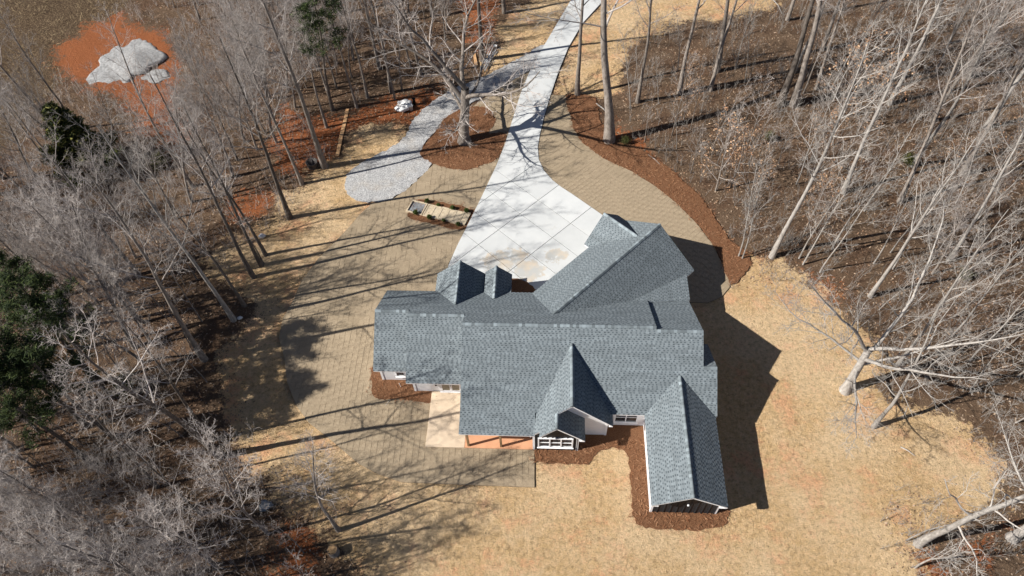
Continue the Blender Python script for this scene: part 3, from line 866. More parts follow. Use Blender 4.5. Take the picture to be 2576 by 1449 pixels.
# entry: posts, front door, garage doors
for x in (-7.5, -4.2, -2.25):
    b = MB(); b.box(x-.09, x+.09, 12.85, 13.03, .05, 2.5); bevel(b.build('porch_post', M['timber'], house), .008)
b = MB(); b.box(-5.4, -4.4, 10.88, 10.98, .1, 2.2); d_ = b.build('front_door', M['timber'], house)
h_ = MB(); h_.tube([(-4.5, 10.99, 1.1), (-4.5, 11.04, 1.1)], .03, 8); h_.build('handle', M['black'], d_)
for u0, u1 in ((-3.3, -.65), (-8.2, -5.5)):
    v = 3.57 if u0 > -4 else 3.02
    b = MB()
    pts = [gar(u0, v), gar(u1, v), gar(u1, v+.05), gar(u0, v+.05)]
    b.slab([(*p, 2.25) for p in pts], 2.2); b.build('garage_door', M['white'], house)

# patio slab and porch floor, one pour each
pat = tag(empty('patio', (HO[0], HO[1], 0), HY), kind='structure')
b = MB(); b.box(-7.55, -4.83, -.06, 4.24, -.1, .115); bevel(b.build('patio_slab', M['patio'], pat), .01)
b = MB(); b.box(-4.815, -.11, -.06, 3.39, -.1, .117); bevel(b.build('porch_slab', M['porchfloor'], pat), .01)

# ------------------------------------------------------------------ stepped walk by the drive
def at(px, py, z=0.0): return un(px, py, z)
walk = empty('stepped_walk', (*at(1120, 538)[:2], 0)); wl = walk.location
tag(walk, 'short stepped walk of pale stone-edged treads leading from the concrete drive', 'walkway')
wa, wb = at(1070.5, 529.5), at(1177, 555)
wd = (wb-wa)[:2]; WL = np.hypot(*wd); wd /= WL; wnrm = np.array([-wd[1], wd[0]])
def wpt(s, t): q = wa[:2]+wd*s+wnrm*t; return (q[0]-wl[0], q[1]-wl[1])
NT_ = 6; WW = .72; tl_ = WL/NT_
for i in range(NT_):
    s0, s1 = i*tl_+.01, (i+1)*tl_-.01; z = .12+.012*((i*5) % 3)+.012*i; j = random.uniform(-.05, .05)
    b = MB()
    for (c0, c1, e0, e1) in ((s0, s1, -WW+j, -WW+.13+j), (s0, s1, WW-.13+j, WW+j), (s0, s0+.12, -WW+.131+j, WW-.131+j)):
        b.slab([(*wpt(c0, e0), z+.03), (*wpt(c1, e0), z+.03), (*wpt(c1, e1), z+.03), (*wpt(c0, e1), z+.03)], .16)
    t_ = bevel(b.build('stone_edging', M['stone'], walk), .015)
    b = MB(); b.slab([(*wpt(s0+.121, -WW+.131+j), z), (*wpt(s1, -WW+.131+j), z), (*wpt(s1, WW-.131+j), z), (*wpt(s0+.121, WW-.131+j), z)], .12)
    b.build('tread', M['stone'], walk)
b = MB(); s0, s1 = -1.55, -.03
for (c0, c1, e0, e1) in ((s0, s1, -WW, -WW+.12), (s0, s1, WW-.12, WW), (s0, s0+.12, -WW+.121, WW-.121), (s1-.12, s1, -WW+.121, WW-.121)):
    b.slab([(*wpt(c0, e0), .20), (*wpt(c1, e0), .20), (*wpt(c1, e1), .20), (*wpt(c0, e1), .20)], .2)
bevel(b.build('stone_edging', M['stone'], walk), .015)
b = MB(); b.slab([(*wpt(s0+.121, -WW+.121), .09), (*wpt(s1-.121, -WW+.121), .09), (*wpt(s1-.121, WW-.121), .09), (*wpt(s0+.121, WW-.121), .09)], .1)
b.build('slate_panel', M['slate'], walk)
#PART3
# ------------------------------------------------------------------ scattered straw, needles and leaves (uncountable: one object each)
def scatter(name, n, box, keep, zfun, ln, wd_, cols, tilt, mat, lift=.01, bend=.0):
    X = rng.uniform(box[0], box[1], n); Y = rng.uniform(box[2], box[3], n)
    k = keep(X, Y); X, Y = X[k], Y[k]; m = len(X)
    a = rng.uniform(0, 2*math.pi, m); t = rng.normal(0, tilt, m); r = rng.uniform(-.8, .8, m)
    L = rng.uniform(*ln, m)/2; Wd = rng.uniform(*wd_, m)/2
    d = np.stack([np.cos(a)*np.cos(t), np.sin(a)*np.cos(t), np.sin(t)], -1)
    s = np.stack([-np.sin(a)*np.cos(r), np.cos(a)*np.cos(r), np.sin(r)], -1)
    c = np.stack([X, Y, zfun(X, Y)+lift+np.abs(np.sin(t))*L], -1)
    V = np.stack([c-d*L[:, None]-s*Wd[:, None], c+d*L[:, None]-s*Wd[:, None], c+d*L[:, None]+s*Wd[:, None], c-d*L[:, None]+s*Wd[:, None]], 1).reshape(-1, 3)
    C = np.array(cols)[rng.integers(0, len(cols), m)]*rng.uniform(.8, 1.2, (m, 1))
    return link(name, np_mesh(name, V, np.arange(4*m).reshape(-1, 4), tint=C), None, mat)
HARD = [DRIVE, GRAVEL, ISLAND, LAWN_W, LAWN_E, BED_E, BED_SW, BED_S, BED_WALK, HOUSE_FP, PATIO]
def hardmask(X, Y, pad=.1):
    r = np.zeros(X.shape, bool)
    for p in HARD: r |= sdist(p, X, Y) > -pad
    return r
def in_straw(X, Y):
    d = np.full(X.shape, -1e9)
    for p in STRAW: d = np.maximum(d, sdist(p, X, Y))
    edge = d+(vnoise(X, Y, 1.3)-.5)*2.6+(vnoise(X+9, Y, 3.7)-.5)*3.
    bare = vnoise(X+50, Y, 3.1)*.6+vnoise(X, Y+70, 1.1)*.4
    return (edge > 0) & ~hardmask(X, Y) & (rng.random(X.shape) < np.clip((.80-bare)*3.2, .12, 1))
tag(scatter('loose_straw', 130000, (-34, 40, 9, 78), in_straw, gz, (.05, .15), (.007, .013),
        [(.68, .47, .24), (.84, .63, .37), (.56, .37, .17), (.76, .55, .30), (.40, .25, .11), (.26, .16, .07)], .38, M['straw'], .02), 'golden wheat straw strewn over the bare yard', 'straw', kind='stuff')
def in_wood(X, Y):
    d = np.full(X.shape, -1e9)
    for p in STRAW: d = np.maximum(d, sdist(p, X, Y))
    return (d+(vnoise(X, Y, 1.5)-.5)*3+(vnoise(X+9, Y, 3.7)-.5)*4. < rng.exponential(.7, X.shape)) & ~hardmask(X, Y) & ~inside(MEADOW, X, Y) & (sdist(CLAY[0], X, Y) < -.5)
tag(scatter('fallen_leaves', 150000, (-62, 62, 9, 92), in_wood, gz, (.08, .17), (.04, .09),
        [(.27, .19, .13), (.33, .245, .175), (.19, .128, .088), (.30, .22, .155), (.26, .155, .095), (.12, .08, .055)], .35, M['leaf'], .015), 'brown fallen leaves covering the woodland floor', 'leaves', kind='stuff')
def in_bed(X, Y):
    r = np.zeros(X.shape, bool)
    for p in (ISLAND, BED_E, BED_SW, BED_S, BED_WALK): r |= sdist(p, X, Y) > -.05-.5*vnoise(X, Y, .8)*rng.random(X.shape)
    k = sdist(HOUSE_FP, X, Y) < 0
    return r & k & ~(sdist(DRIVE, X, Y) > 0)
tag(scatter('pine_straw', 90000, (-16, 22, 12, 62), in_bed, lambda X, Y: np.full(X.shape, .06), (.10, .30), (.012, .03),
        [(.20, .085, .04), (.27, .13, .065), (.13, .05, .022), (.33, .18, .10)], .3, M['straw'], .015), 'red-brown pine needles spread over the planting beds', 'pine straw', kind='stuff')
def in_meadow(X, Y): return inside(MEADOW, X, Y) & (vnoise(X, Y, 2.2) > .35)
tag(scatter('dead_grass', 70000, (-90, -32, 58, 112), in_meadow, gz, (.15, .45), (.012, .03),
        [(.18, .12, .07), (.30, .22, .13), (.10, .065, .04), (.42, .32, .19)], .7, M['straw'], .02), 'dry dead grass of the far meadow', 'grass', kind='stuff')

# ------------------------------------------------------------------ trees
class Grow:
    def __init__(self, seed):
        self.r = random.Random(seed); self.lines = {}; self.leaves = []
    def line(self, lvl, pts, rad): self.lines.setdefault(lvl, []).append((pts, rad))
    def stem(self, p, d, L, r, lvl, nseg, wob, up, rend=.35, flare=0):
        P = [Vector(p)]; R = [r*(1+flare)]; d = Vector(d).normalized(); q = self.r
        for i in range(nseg):
            d = (d+Vector((q.gauss(0, wob), q.gauss(0, wob), q.gauss(0, wob)+up))).normalized()
            P.append(P[-1]+d*(L/nseg)); t = (i+1)/nseg
            R.append(r*((1-t)+t*rend) * (1+flare*max(0, 1-6*t)))
        self.line(lvl, P, R)
        return P, R
    def along(self, P, R, t):
        k = len(P)-1; x = min(t*k, k-1e-4); i = int(x); f = x-i
        return P[i].lerp(P[i+1], f), R[i]+(R[i+1]-R[i])*f, (P[i+1]-P[i]).normalized()
    def side(self, d, ang, az):
        ref = Vector((0, 0, 1)) if abs(d.z) < .9 else Vector((1, 0, 0))
        n = d.cross(ref).normalized(); c = d.cross(n)
        return (d*math.cos(ang)+(n*math.cos(az)+c*math.sin(az))*math.sin(ang)).normalized()
    def branches(self, P, R, spec, lvl):
        """spec: list per level of dict(n, t0, t1, ang, len, wob, up, seg, rr)"""
        if lvl-1 >= len(spec): return
        s = spec[lvl-1]; q = self.r; n = s['n']+q.randint(-s.get('nv', 1), s.get('nv', 1)); az = q.uniform(0, 6.28)
        base_len = sum((P[i+1]-P[i]).length for i in range(len(P)-1))
        for i in range(max(1, n)):
            t = s['t0']+(s['t1']-s['t0'])*((i+q.uniform(-.4, .4)+.5)/n); t = min(max(t, .02), .985)
            b, br, d = self.along(P, R, t); az += 2.4+q.uniform(-.6, .6)
            ang = s['ang'][0]+(s['ang'][1]-s['ang'][0])*t+q.gauss(0, .13)
            L = base_len*s['len']*(1-s.get('fall', .55)*t)*q.uniform(.65, 1.2)
            r = min(br*s['rr'], br*.9)*q.uniform(.8, 1.1); r = max(r, s.get('rmin', .006))
            PP, RR = self.stem(b, self.side(d, ang, az), L, r, lvl, s['seg'], s['wob'], s['up'], s.get('rend', .3))
            if s.get('leaf') and q.random() < s['leaf']:
                for u in (.5, .75, 1.0): self.leaves.append(self.along(PP, RR, u)[0])
            self.branches(PP, RR, spec, lvl+1)

def tubes(lines, sides):
    """all polylines of one level -> vertices, quads"""
    groups = {}
    for P, R in lines: groups.setdefault(len(P), []).append((P, R))
    VV, FF, off = [], [], 0
    for k, g in groups.items():
        P = np.array([[tuple(p) for p in a] for a, _ in g]); R = np.array([r for _, r in g]); m = len(g)
        T = np.empty_like(P); T[:, 1:-1] = P[:, 2:]-P[:, :-2]; T[:, 0] = P[:, 1]-P[:, 0]; T[:, -1] = P[:, -1]-P[:, -2]
        T /= np.linalg.norm(T, axis=-1, keepdims=True)+1e-9
        main = P[:, -1]-P[:, 0]; ref = np.where((np.abs(main[:, 2:3]) > .7*np.linalg.norm(main, axis=1, keepdims=True)), [[1., 0, 0]], [[0, 0, 1.]])
        N = np.cross(T, ref[:, None, :]); N /= np.linalg.norm(N, axis=-1, keepdims=True)+1e-9
        B = np.cross(T, N); a = np.arange(sides)*2*math.pi/sides
        ring = P[:, :, None, :]+R[:, :, None, None]*(N[:, :, None, :]*np.cos(a)[None, None, :, None]+B[:, :, None, :]*np.sin(a)[None, None, :, None])
        VV.append(ring.reshape(-1, 3))
        base = off+(np.arange(m)*k*sides)[:, None, None]+(np.arange(k-1)*sides)[None, :, None]+np.arange(sides)[None, None, :]
        nxt = off+(np.arange(m)*k*sides)[:, None, None]+(np.arange(k-1)*sides)[None, :, None]+((np.arange(sides)+1) % sides)[None, None, :]
        FF.append(np.stack([base, nxt, nxt+sides, base+sides], -1).reshape(-1, 4)); off += m*k*sides
    return np.concatenate(VV), np.concatenate(FF)

def crown_mesh(g, name, levels, mat):
    V, F, off = [], [], 0
    for lvl in levels:
        if lvl not in g.lines: continue
        v, f = tubes(g.lines[lvl], {1: 6, 2: 4}.get(lvl, 3)); V.append(v); F.append(f+off); off += len(v)
    me = np_mesh(name, np.concatenate(V), np.concatenate(F), smooth=True); me.materials.append(mat)
    return me
def trunk_mesh(g, name, mat, levels=(0,)):
    V, F, off = [], [], 0
    for lvl in levels:
        v, f = tubes(g.lines[lvl], 10 if lvl == 0 else 7); V.append(v); F.append(f+off); off += len(v)
    me = np_mesh(name, np.concatenate(V), np.concatenate(F), smooth=True); me.materials.append(mat)
    return me
def leaf_mesh(name, C, size, cols, mat, n_per, spread, flat=.0):
    C = np.repeat(np.array([tuple(c) for c in C]), n_per, axis=0); m = len(C)
    C = C+rng.normal(0, spread, (m, 3))
    a = rng.normal(0, 1, (m, 3)); a /= np.linalg.norm(a, axis=1, keepdims=True)
    b = np.cross(a, rng.normal(0, 1, (m, 3))); b /= np.linalg.norm(b, axis=1, keepdims=True)
    s = rng.uniform(.6, 1.2, (m, 1))
    a *= size[0]/2*s; b *= size[1]/2*s
    V = np.stack([C-a-b, C+a-b, C+a+b, C-a+b], 1).reshape(-1, 3)
    T = np.array(cols)[rng.integers(0, len(cols), m)]*rng.uniform(.75, 1.25, (m, 1))
    me = np_mesh(name, V, np.arange(4*m).reshape(-1, 4), tint=T); me.materials.append(mat)
    return me

S = lambda **k: k
PROTO = {}
def add(kind, H, trunk, crown, leaves=None): PROTO.setdefault(kind, []).append((H, trunk, crown, leaves))
for sd_ in (11, 12, 13, 14):          # tall straight forest trees, crown in the upper half
    g = Grow(sd_); P, R = g.stem((0, 0, -.15), (0, 0, 1), 20, .17, 0, 14, .022, .01, .18, .5)
    g.branches(P, R, [S(n=17, nv=3, t0=.42, t1=.98, ang=(1.15, .55), len=.30, fall=.6, wob=.10, up=.10, seg=6, rr=.42, rmin=.02),
                      S(n=7, nv=2, t0=.2, t1=1, ang=(.9, .7), len=.5, wob=.13, up=.06, seg=4, rr=.5, rmin=.011),
                      S(n=7, nv=2, t0=.15, t1=1, ang=(.9, .7), len=.55, wob=.18, up=.04, seg=3, rr=.6, rmin=.007),
                      S(n=4, nv=1, t0=.2, t1=1, ang=(.8, .7), len=.55, wob=.15, up=.03, seg=2, rr=.7, rmin=.0045)], 1)
    add('tall', 20, trunk_mesh(g, 'trunk', M['bark']), crown_mesh(g, 'crown', (1, 2, 3, 4), M['twig']))
    if sd_ < 13: add('paletall', 20, trunk_mesh(g, 'trunk', M['palebark']), crown_mesh(g, 'crown', (1, 2, 3, 4), M['paletwig']))
    if sd_ > 12: add('darktall', 20, trunk_mesh(g, 'trunk', M['darkbark']), crown_mesh(g, 'crown', (1, 2, 3, 4), M['twig']))
for sd_ in (21, 22, 23, 24):          # bushy mid-height trees: the grey haze of the left wood
    g = Grow(sd_); P, R = g.stem((0, 0, -.15), (0, 0, 1), 12, .11, 0, 9, .05, .02, .2, .3)
    g.branches(P, R, [S(n=16, nv=3, t0=.25, t1=.98, ang=(1.05, .5), len=.42, fall=.55, wob=.12, up=.13, seg=6, rr=.5, rmin=.018),
                      S(n=8, nv=2, t0=.2, t1=1, ang=(.9, .65), len=.5, wob=.15, up=.06, seg=4, rr=.55, rmin=.011),
                      S(n=8, nv=2, t0=.15, t1=1, ang=(.9, .7), len=.55, wob=.20, up=.05, seg=3, rr=.65, rmin=.0075),
                      S(n=4, nv=1, t0=.2, t1=1, ang=(.8, .7), len=.6, wob=.2, up=.03, seg=2, rr=.75, rmin=.005)], 1)
    add('bushy', 12, trunk_mesh(g, 'trunk', M['bark']), crown_mesh(g, 'crown', (1, 2, 3, 4), M['twig']))
for sd_ in (31, 32, 33):              # saplings
    g = Grow(sd_); P, R = g.stem((0, 0, -.1), (0, 0, 1), 9, .05, 0, 9, .035, .02, .2, .2)
    g.branches(P, R, [S(n=14, nv=3, t0=.25, t1=.98, ang=(.8, .5), len=.26, fall=.5, wob=.09, up=.08, seg=4, rr=.5, rmin=.011),
                      S(n=6, nv=2, t0=.2, t1=1, ang=(.75, .6), len=.5, wob=.12, up=.05, seg=3, rr=.65, rmin=.010),
                      S(n=4, nv=1, t0=.2, t1=1, ang=(.7, .6), len=.55, wob=.14, up=.03, seg=2, rr=.7, rmin=.008)], 1)
    add('sapling', 9, trunk_mesh(g, 'trunk', M['bark']), crown_mesh(g, 'crown', (1, 2, 3), M['twig']))
    add('palesapling', 9, trunk_mesh(g, 'trunk', M['palebark']), crown_mesh(g, 'crown', (1, 2, 3), M['paletwig']))
for sd_ in (41, 42):                  # young beech keeping its tan leaves
    g = Grow(sd_); P, R = g.stem((0, 0, -.1), (0, 0, 1), 6, .045, 0, 7, .04, .02, .2, .2)
    g.branches(P, R, [S(n=16, nv=3, t0=.15, t1=.98, ang=(1.1, .6), len=.4, fall=.5, wob=.1, up=.03, seg=4, rr=.5, rmin=.011),
                      S(n=6, nv=2, t0=.2, t1=1, ang=(.8, .7), len=.45, wob=.12, up=.0, seg=3, rr=.6, rmin=.008, leaf=.5)], 1)
    add('beech', 6, trunk_mesh(g, 'trunk', M['bark']), crown_mesh(g, 'crown', (1, 2), M['twig']),
        leaf_mesh('foliage', g.leaves, (.10, .06), [(.36, .22, .13), (.44, .29, .18), (.28, .155, .09)], M['leaf'], 3, .16))
for sd_, pale in ((51, 0), (52, 1), (53, 1)):          # spreading tree, low fork, wide crown
    g = Grow(sd_); P, R = g.stem((0, 0, -.2), (.05, 0, 1), 6.5, .42 if not pale else .30, 0, 7, .04, .02, .72, .55)
    q = g.r
    for i in range(7):
        t = .55+.45*i/6; b, br, d = g.along(P, R, t); L = q.uniform(9, 12.5) if i > 2 else q.uniform(6, 9)
        PP, RR = g.stem(b, g.side(d, q.uniform(.45, .8) if i > 2 else q.uniform(.95, 1.25), i*2.4+q.uniform(-.4, .4)), L, br*(.62 if i > 2 else .4), 1, 9, .085, .05, .14)
        g.branches(PP, RR, [S(), S(n=13, nv=2, t0=.18, t1=1, ang=(.95, .6), len=.36, fall=.45, wob=.13, up=.06, seg=5, rr=.45, rmin=.016),
                            S(n=7, nv=2, t0=.15, t1=1, ang=(.9, .7), len=.5, wob=.15, up=.04, seg=4, rr=.55, rmin=.010),
                            S(n=7, nv=2, t0=.15, t1=1, ang=(.85, .7), len=.55, wob=.18, up=.03, seg=3, rr=.65, rmin=.010)], 2)
    add('paleoak' if pale else 'oak', 18, trunk_mesh(g, 'trunk', M['palebark' if pale else 'bark'], (0, 1)), crown_mesh(g, 'crown', (2, 3, 4), M['paletwig' if pale else 'twig']))
for sd_ in (61, 62):                  # crooked, nearly bare pale tree
    g = Grow(sd_); P, R = g.stem((0, 0, -.15), (0, 0, 1), 17, .2, 0, 12, .05, .01, .2, .4)
    g.branches(P, R, [S(n=11, nv=2, t0=.3, t1=.98, ang=(1.2, .6), len=.3, fall=.5, wob=.22, up=.08, seg=8, rr=.45, rmin=.025),
                      S(n=5, nv=2, t0=.25, t1=1, ang=(.9, .7), len=.5, wob=.22, up=.03, seg=5, rr=.5, rmin=.013),
                      S(n=6, nv=2, t0=.15, t1=1, ang=(.9, .7), len=.5, wob=.2, up=.02, seg=3, rr=.6, rmin=.010),
                      S(n=3, nv=1, t0=.2, t1=1, ang=(.8, .7), len=.6, wob=.2, up=.02, seg=2, rr=.75, rmin=.008)], 1)
    add('snag', 17, trunk_mesh(g, 'trunk', M['palebark']), crown_mesh(g, 'crown', (1, 2, 3, 4), M['paletwig']))
for sd_ in (71, 72):                  # pine: bare stem, needle crown
    g = Grow(sd_); P, R = g.stem((0, 0, -.15), (0, 0, 1), 20, .17, 0, 12, .018, .01, .2, .35)
    g.branches(P, R, [S(n=26, nv=3, t0=.5, t1=.99, ang=(1.45, .8), len=.2, fall=.6, wob=.08, up=.05, seg=5, rr=.3, rmin=.02),
                      S(n=6, nv=2, t0=.3, t1=1, ang=(.9, .7), len=.45, wob=.12, up=.05, seg=3, rr=.5, rmin=.012, leaf=1)], 1)
    add('pine', 20, trunk_mesh(g, 'trunk', M['darkbark']), crown_mesh(g, 'crown', (1, 2), M['bark']),
        leaf_mesh('foliage', g.leaves, (.36, .04), [(.022, .036, .011), (.036, .054, .015), (.015, .025, .009), (.06, .08, .022)], M['leaf'], 16, .17))
# red cedar: a dense cone
g = Grow(81); P, R = g.stem((0, 0, -.1), (0, 0, 1), 9, .16, 0, 8, .01, .01, .12, .2)
g.branches(P, R, [S(n=70, nv=3, t0=.06, t1=.99, ang=(1.3, .5), len=.36, fall=.93, wob=.08, up=.05, seg=5, rr=.3, rmin=.015),
                  S(n=7, nv=2, t0=.3, t1=1, ang=(.8, .6), len=.36, wob=.1, up=.05, seg=3, rr=.5, rmin=.01, leaf=1)], 1)
add('cedar', 9, trunk_mesh(g, 'trunk', M['darkbark']), crown_mesh(g, 'crown', (1, 2), M['darkbark']),
    leaf_mesh('foliage', g.leaves, (.26, .085), [(.022, .034, .012), (.045, .058, .016), (.075, .082, .02), (.12, .115, .028)], M['leaf'], 24, .16))

NAMES = dict(tall='bare_tree', paletall='bare_tree', darktall='bare_tree', bushy='bare_tree', sapling='sapling', palesapling='sapling', beech='beech_sapling', oak='spreading_tree', paleoak='spreading_tree', snag='bare_tree', pine='pine_tree', cedar='cedar_tree')
CATS = dict(sapling='sapling', palesapling='sapling', beech='sapling')
placed = []
def tree(kind, x, y, H, label, group=None, girth=1.0, lean=(0, 0), rz=None, var=None):
    hp, tr, cr, lf = PROTO[kind][var if var is not None else random.randrange(len(PROTO[kind]))]
    s = H/hp
    o = empty(NAMES[kind], (x, y, float(gz(np.array(x), np.array(y)))-.02)); o.scale = (s*girth, s*girth, s)
    o.rotation_euler = (lean[0], lean[1], random.uniform(0, 6.28) if rz is None else rz)
    tag(o, label, CATS.get(kind, 'tree'), group)
    for nm, me in (('trunk', tr), ('crown', cr), ('foliage', lf)):
        if me is None: continue
        c = bpy.data.objects.new(nm, me); col.objects.link(c); c.parent = o
    placed.append((x, y))
    return o
def ptree(kind, px, py, H, label, **k):
    p = un(px, py); return tree(kind, p[0], p[1], H, label, **k)

# trees one can single out, by the foot of the trunk in the photograph
ptree('oak', 1168, 356, 16.5, girth=1.35, label='big spreading bare tree rising from the mulch island beside the drive', var=0, rz=.6)
ptree('tall', 1453, 238, 19, 'bare tree at the right edge of the drive, at the tip of the mulch strip', girth=1.35)
ptree('tall', 1533, 354, 26, 'thickest grey trunk behind the curved mulch strip right of the drive', girth=1.9, var=1)
ptree('tall', 817, 420, 21, 'bare tree beside the dark fire ring at the gravel path', girth=1.35, var=2)
ptree('tall', 760, 465, 17, 'slim bare tree left of the gravel pad, nearest its rounded end')
ptree('darktall', 730, 548, 19, 'dark trunk at the wood edge with a deep shadow running to the stepped walk', girth=1.2)
ptree('pine', 837, 278, 13.5, 'pine with a green top standing just above the long plank', girth=1.5, var=0)
for px, py, h, l in ((898, 271, 14, 'slim bare tree right of the plank and nearest to it'), (925, 246, 15, 'thin bare trunk between the plank and the white rubbish'), (985, 232, 17, 'bare trunk just above left of the white rubbish'),
                     (994, 251, 13, 'thin dark stem touching the white rubbish heap'), (822, 321, 14, 'thin bare tree at the left of the plank'), (1012, 228, 12, 'thin bare stem above right of the white rubbish'), (955, 175, 18, 'bare tree deep in the wood above the white rubbish')):
    ptree('tall' if h > 13 else 'sapling', px, py, h, l, girth=1.0 if h > 13 else 1.3)
ptree('darktall', 1214, 152, 24, 'tall straight trunk beside the heap of grey pipes', girth=1.1)
ptree('tall', 1269, 36, 20, 'forked trunk left of the drive near the top of the photo', girth=1.1)
ptree('tall', 1603, 261, 20, 'bare tree to the right of the thickest trunk'); ptree('tall', 1708, 238, 21, 'pale grey trunk with a broken limb behind the mulch strip', girth=1.1)
ptree('tall', 1802, 185, 23, 'tall slanting grey trunk in the upper right wood', girth=1.2)
ptree('darktall', 1962, 268, 25, 'left one of the two thick twin trunks in the upper right wood', girth=1.4); ptree('tall', 1992, 270, 25, 'right one of the two thick twin trunks in the upper right wood', girth=1.4)
ptree('paletall', 1941, 647, 22, 'white-barked tall tree at the corner where straw yard meets the right wood', girth=1.0, var=1)
ptree('palesapling', 1858, 646, 9.5, 'left one of two white stems at the end of the mulch strip', girth=1.2); ptree('palesapling', 1867, 651, 9, 'right one of two white stems at the end of the mulch strip', girth=1.2)
ptree('paletall', 2237, 262, 22, 'pale leaning trunk with forked white limbs in the upper right', girth=1.1)
ptree('darktall', 2428, 199, 24, 'thick dark trunk near the upper right corner', girth=1.5); ptree('paletall', 2478, 325, 22, 'pale trunk leaning out of the right edge below the corner', girth=1.2)
ptree('paletall', 2188, 746, 17, 'pale stem just behind the big spreading tree at the right yard edge')
ptree('paleoak', 2126, 982, 16, girth=1.15, label='big pale spreading tree standing in the straw right of the house', var=0, rz=2.2)
ptree('snag', 2197, 1074, 13, 'slim pale tree with a long straight shadow on the straw right of the house', girth=.9)
ptree('palesapling', 2436, 984, 7.5, 'crooked white sapling in the brush at the right edge', girth=1.3)
ptree('snag', 2306, 1370, 17, 'white crooked tree leaning over the straw at the lower right', girth=1.1, var=0, rz=1.0); ptree('palesapling', 2278, 1361, 8, 'thin stem left of the white crooked tree at the lower right', girth=1.1)
ptree('palesapling', 2300, 1429, 8, 'bent pale sapling at the bottom right edge of the yard', girth=1.5); ptree('paleoak', 2540, 1358, 17, 'thick pale trunk cut by the right edge of the photo, bottom right', var=1)
ptree('sapling', 2368, 1431, 6, 'thin stem at the bottom right among the brush')
for px, py, h, l in ((2009, 652, 11, 'leftmost of three slim stems at the right wood edge'), (2019, 667, 11, 'middle one of three slim stems at the right wood edge'), (2062, 686, 11, 'rightmost of three slim stems at the right wood edge'), (2090, 632, 13, 'slim stem behind the three at the right wood edge')):
    ptree('palesapling', px, py, h, l, girth=1.1)
ptree('paletall', 589, 806, 20, 'white-sided trunk at the left lawn edge beside a small white rag', girth=1.0, var=0)
for px, py, h, l in ((616, 770, 15, 'slim trunk just above the white-sided one at the left lawn edge'), (638, 697, 20, 'dark trunk nearest the left straw strip, middle of the wood edge'), (658, 668, 17, 'left one of three close dark stems on the left straw strip'),
                     (664, 664, 11, 'middle one of three close dark stems on the left straw strip'), (669, 642, 16, 'right one of three close dark stems on the left straw strip')):
    ptree('darktall' if h > 12 else 'sapling', px, py, h, l)
ptree('darktall', 556, 1150, 18, 'dark leaning trunk at the lower left with the longest shadow across the lawn', girth=1.4); ptree('darktall', 535, 1107, 16, 'dark trunk just above the one with the longest lawn shadow')
ptree('tall', 516, 907, 20, 'grey trunk at the left wood edge level with the house front', girth=1.2)
ptree('tall', 852, 1334, 10, girth=1.5, label='small spreading bare tree at the lower left beside the cut log'); ptree('bushy', 676, 1344, 12, 'bushy grey tree at the lower left above the red clay')
ptree('bushy', 359, 1365, 13, 'bushy grey tree with pale forks near the lower left corner')
ptree('cedar', 245, 432, 7.4, girth=1.5, label= 'dark green cone-shaped cedar in the upper left', rz=.5)
PINES = []
for px, py, h, l in ((20, 900, 12, 'pine at the left edge, level with the house'), (40, 1010, 12, 'pine at the left edge, lowest of the green ones'), (20, 690, 12, 'pine at the left edge, uppermost of the green ones'), (125, 840, 11, 'dark pine right of the left edge pines'), (75, 780, 12, 'pine second from the top of the left edge pines'), (120, 950, 11, 'lower dark pine right of the left edge pines')):
    p = un(px, py, h*.78); tree('pine', p[0], p[1], h, l, girth=1.7); PINES.append(p)
ptree('beech', 1800, 480, 8, 'young beech with tan leaves behind the mulch strip', girth=1.2); ptree('beech', 1840, 470, 6.5, 'smaller tan-leaved beech right of the other behind the mulch strip', girth=1.2)
ptree('beech', 2100, 300, 9, 'tan-leaved beech among the trunks in the upper right wood', girth=1.3); ptree('beech', 1720, 300, 6, 'small tan-leaved beech beside the pale broken trunk', girth=1.1)
ptree('beech', 2160, 330, 8, 'second tan-leaved beech in the upper right wood', girth=1.3)

# the rest of the woods: bare trees one by one, labelled by the part of the wood they stand in
def nearest(x, y): return min((math.hypot(x-a, y-b) for a, b in placed), default=99)
BAN = STRAW+[DRIVE, GRAVEL, LAWN_W, LAWN_E, BED_E, CLAY[0], MEADOW, HOUSE_FP]
def free(x, y, m):
    X, Y = np.array([x]), np.array([y])
    return all(sdist(p, X, Y)[0] < -m for p in BAN)
LEFT = [('top', gp([(300, -120), (1000, -120), (1150, 0), (1180, 180), (1000, 235), (700, 300), (470, 300), (440, 100)]), 'between clay pit and gravel path'),
        ('upper', gp([(-150, 330), (100, 300), (300, 330), (700, 300), (740, 520), (560, 620), (0, 620), (-150, 620)]), 'in the wood below the clay pit'),
        ('mid', gp([(160, 620), (560, 620), (560, 700), (600, 760), (540, 920), (170, 980)]), 'in the dense wood left of the lawn'),
        ('low', gp([(-120, 1060), (180, 980), (540, 930), (560, 1100), (620, 1180), (340, 1280), (-120, 1300)]), 'in the wood below the left pines'),
        ('bottom', gp([(-150, 1300), (340, 1280), (640, 1200), (840, 1380), (900, 1560), (-150, 1560)]), 'in the wood along the bottom left')]
RIGHT = [('top', gp([(1560, -160), (2576, -160), (2576, 60), (1960, 60), (1720, 80), (1570, 150)]), 'in the wood along the top right'),
         ('strip', gp([(1570, 200), (1900, 160), (1960, 360), (1930, 640), (1860, 620), (1700, 430), (1560, 330)]), 'in the brown wood behind the curved mulch strip'),
         ('far', gp([(1960, 120), (2680, 100), (2680, 520), (2000, 620)]), 'in the brown wood at the upper right'),
         ('edge', gp([(2080, 640), (2680, 520), (2680, 1000), (2440, 1000), (2260, 960), (2230, 860), (2130, 760)]), 'in the brush right of the straw yard'),
         ('low', gp([(2440, 1060), (2700, 1000), (2700, 1500), (2350, 1449), (2560, 1240)]), 'in the brush at the lower right')]
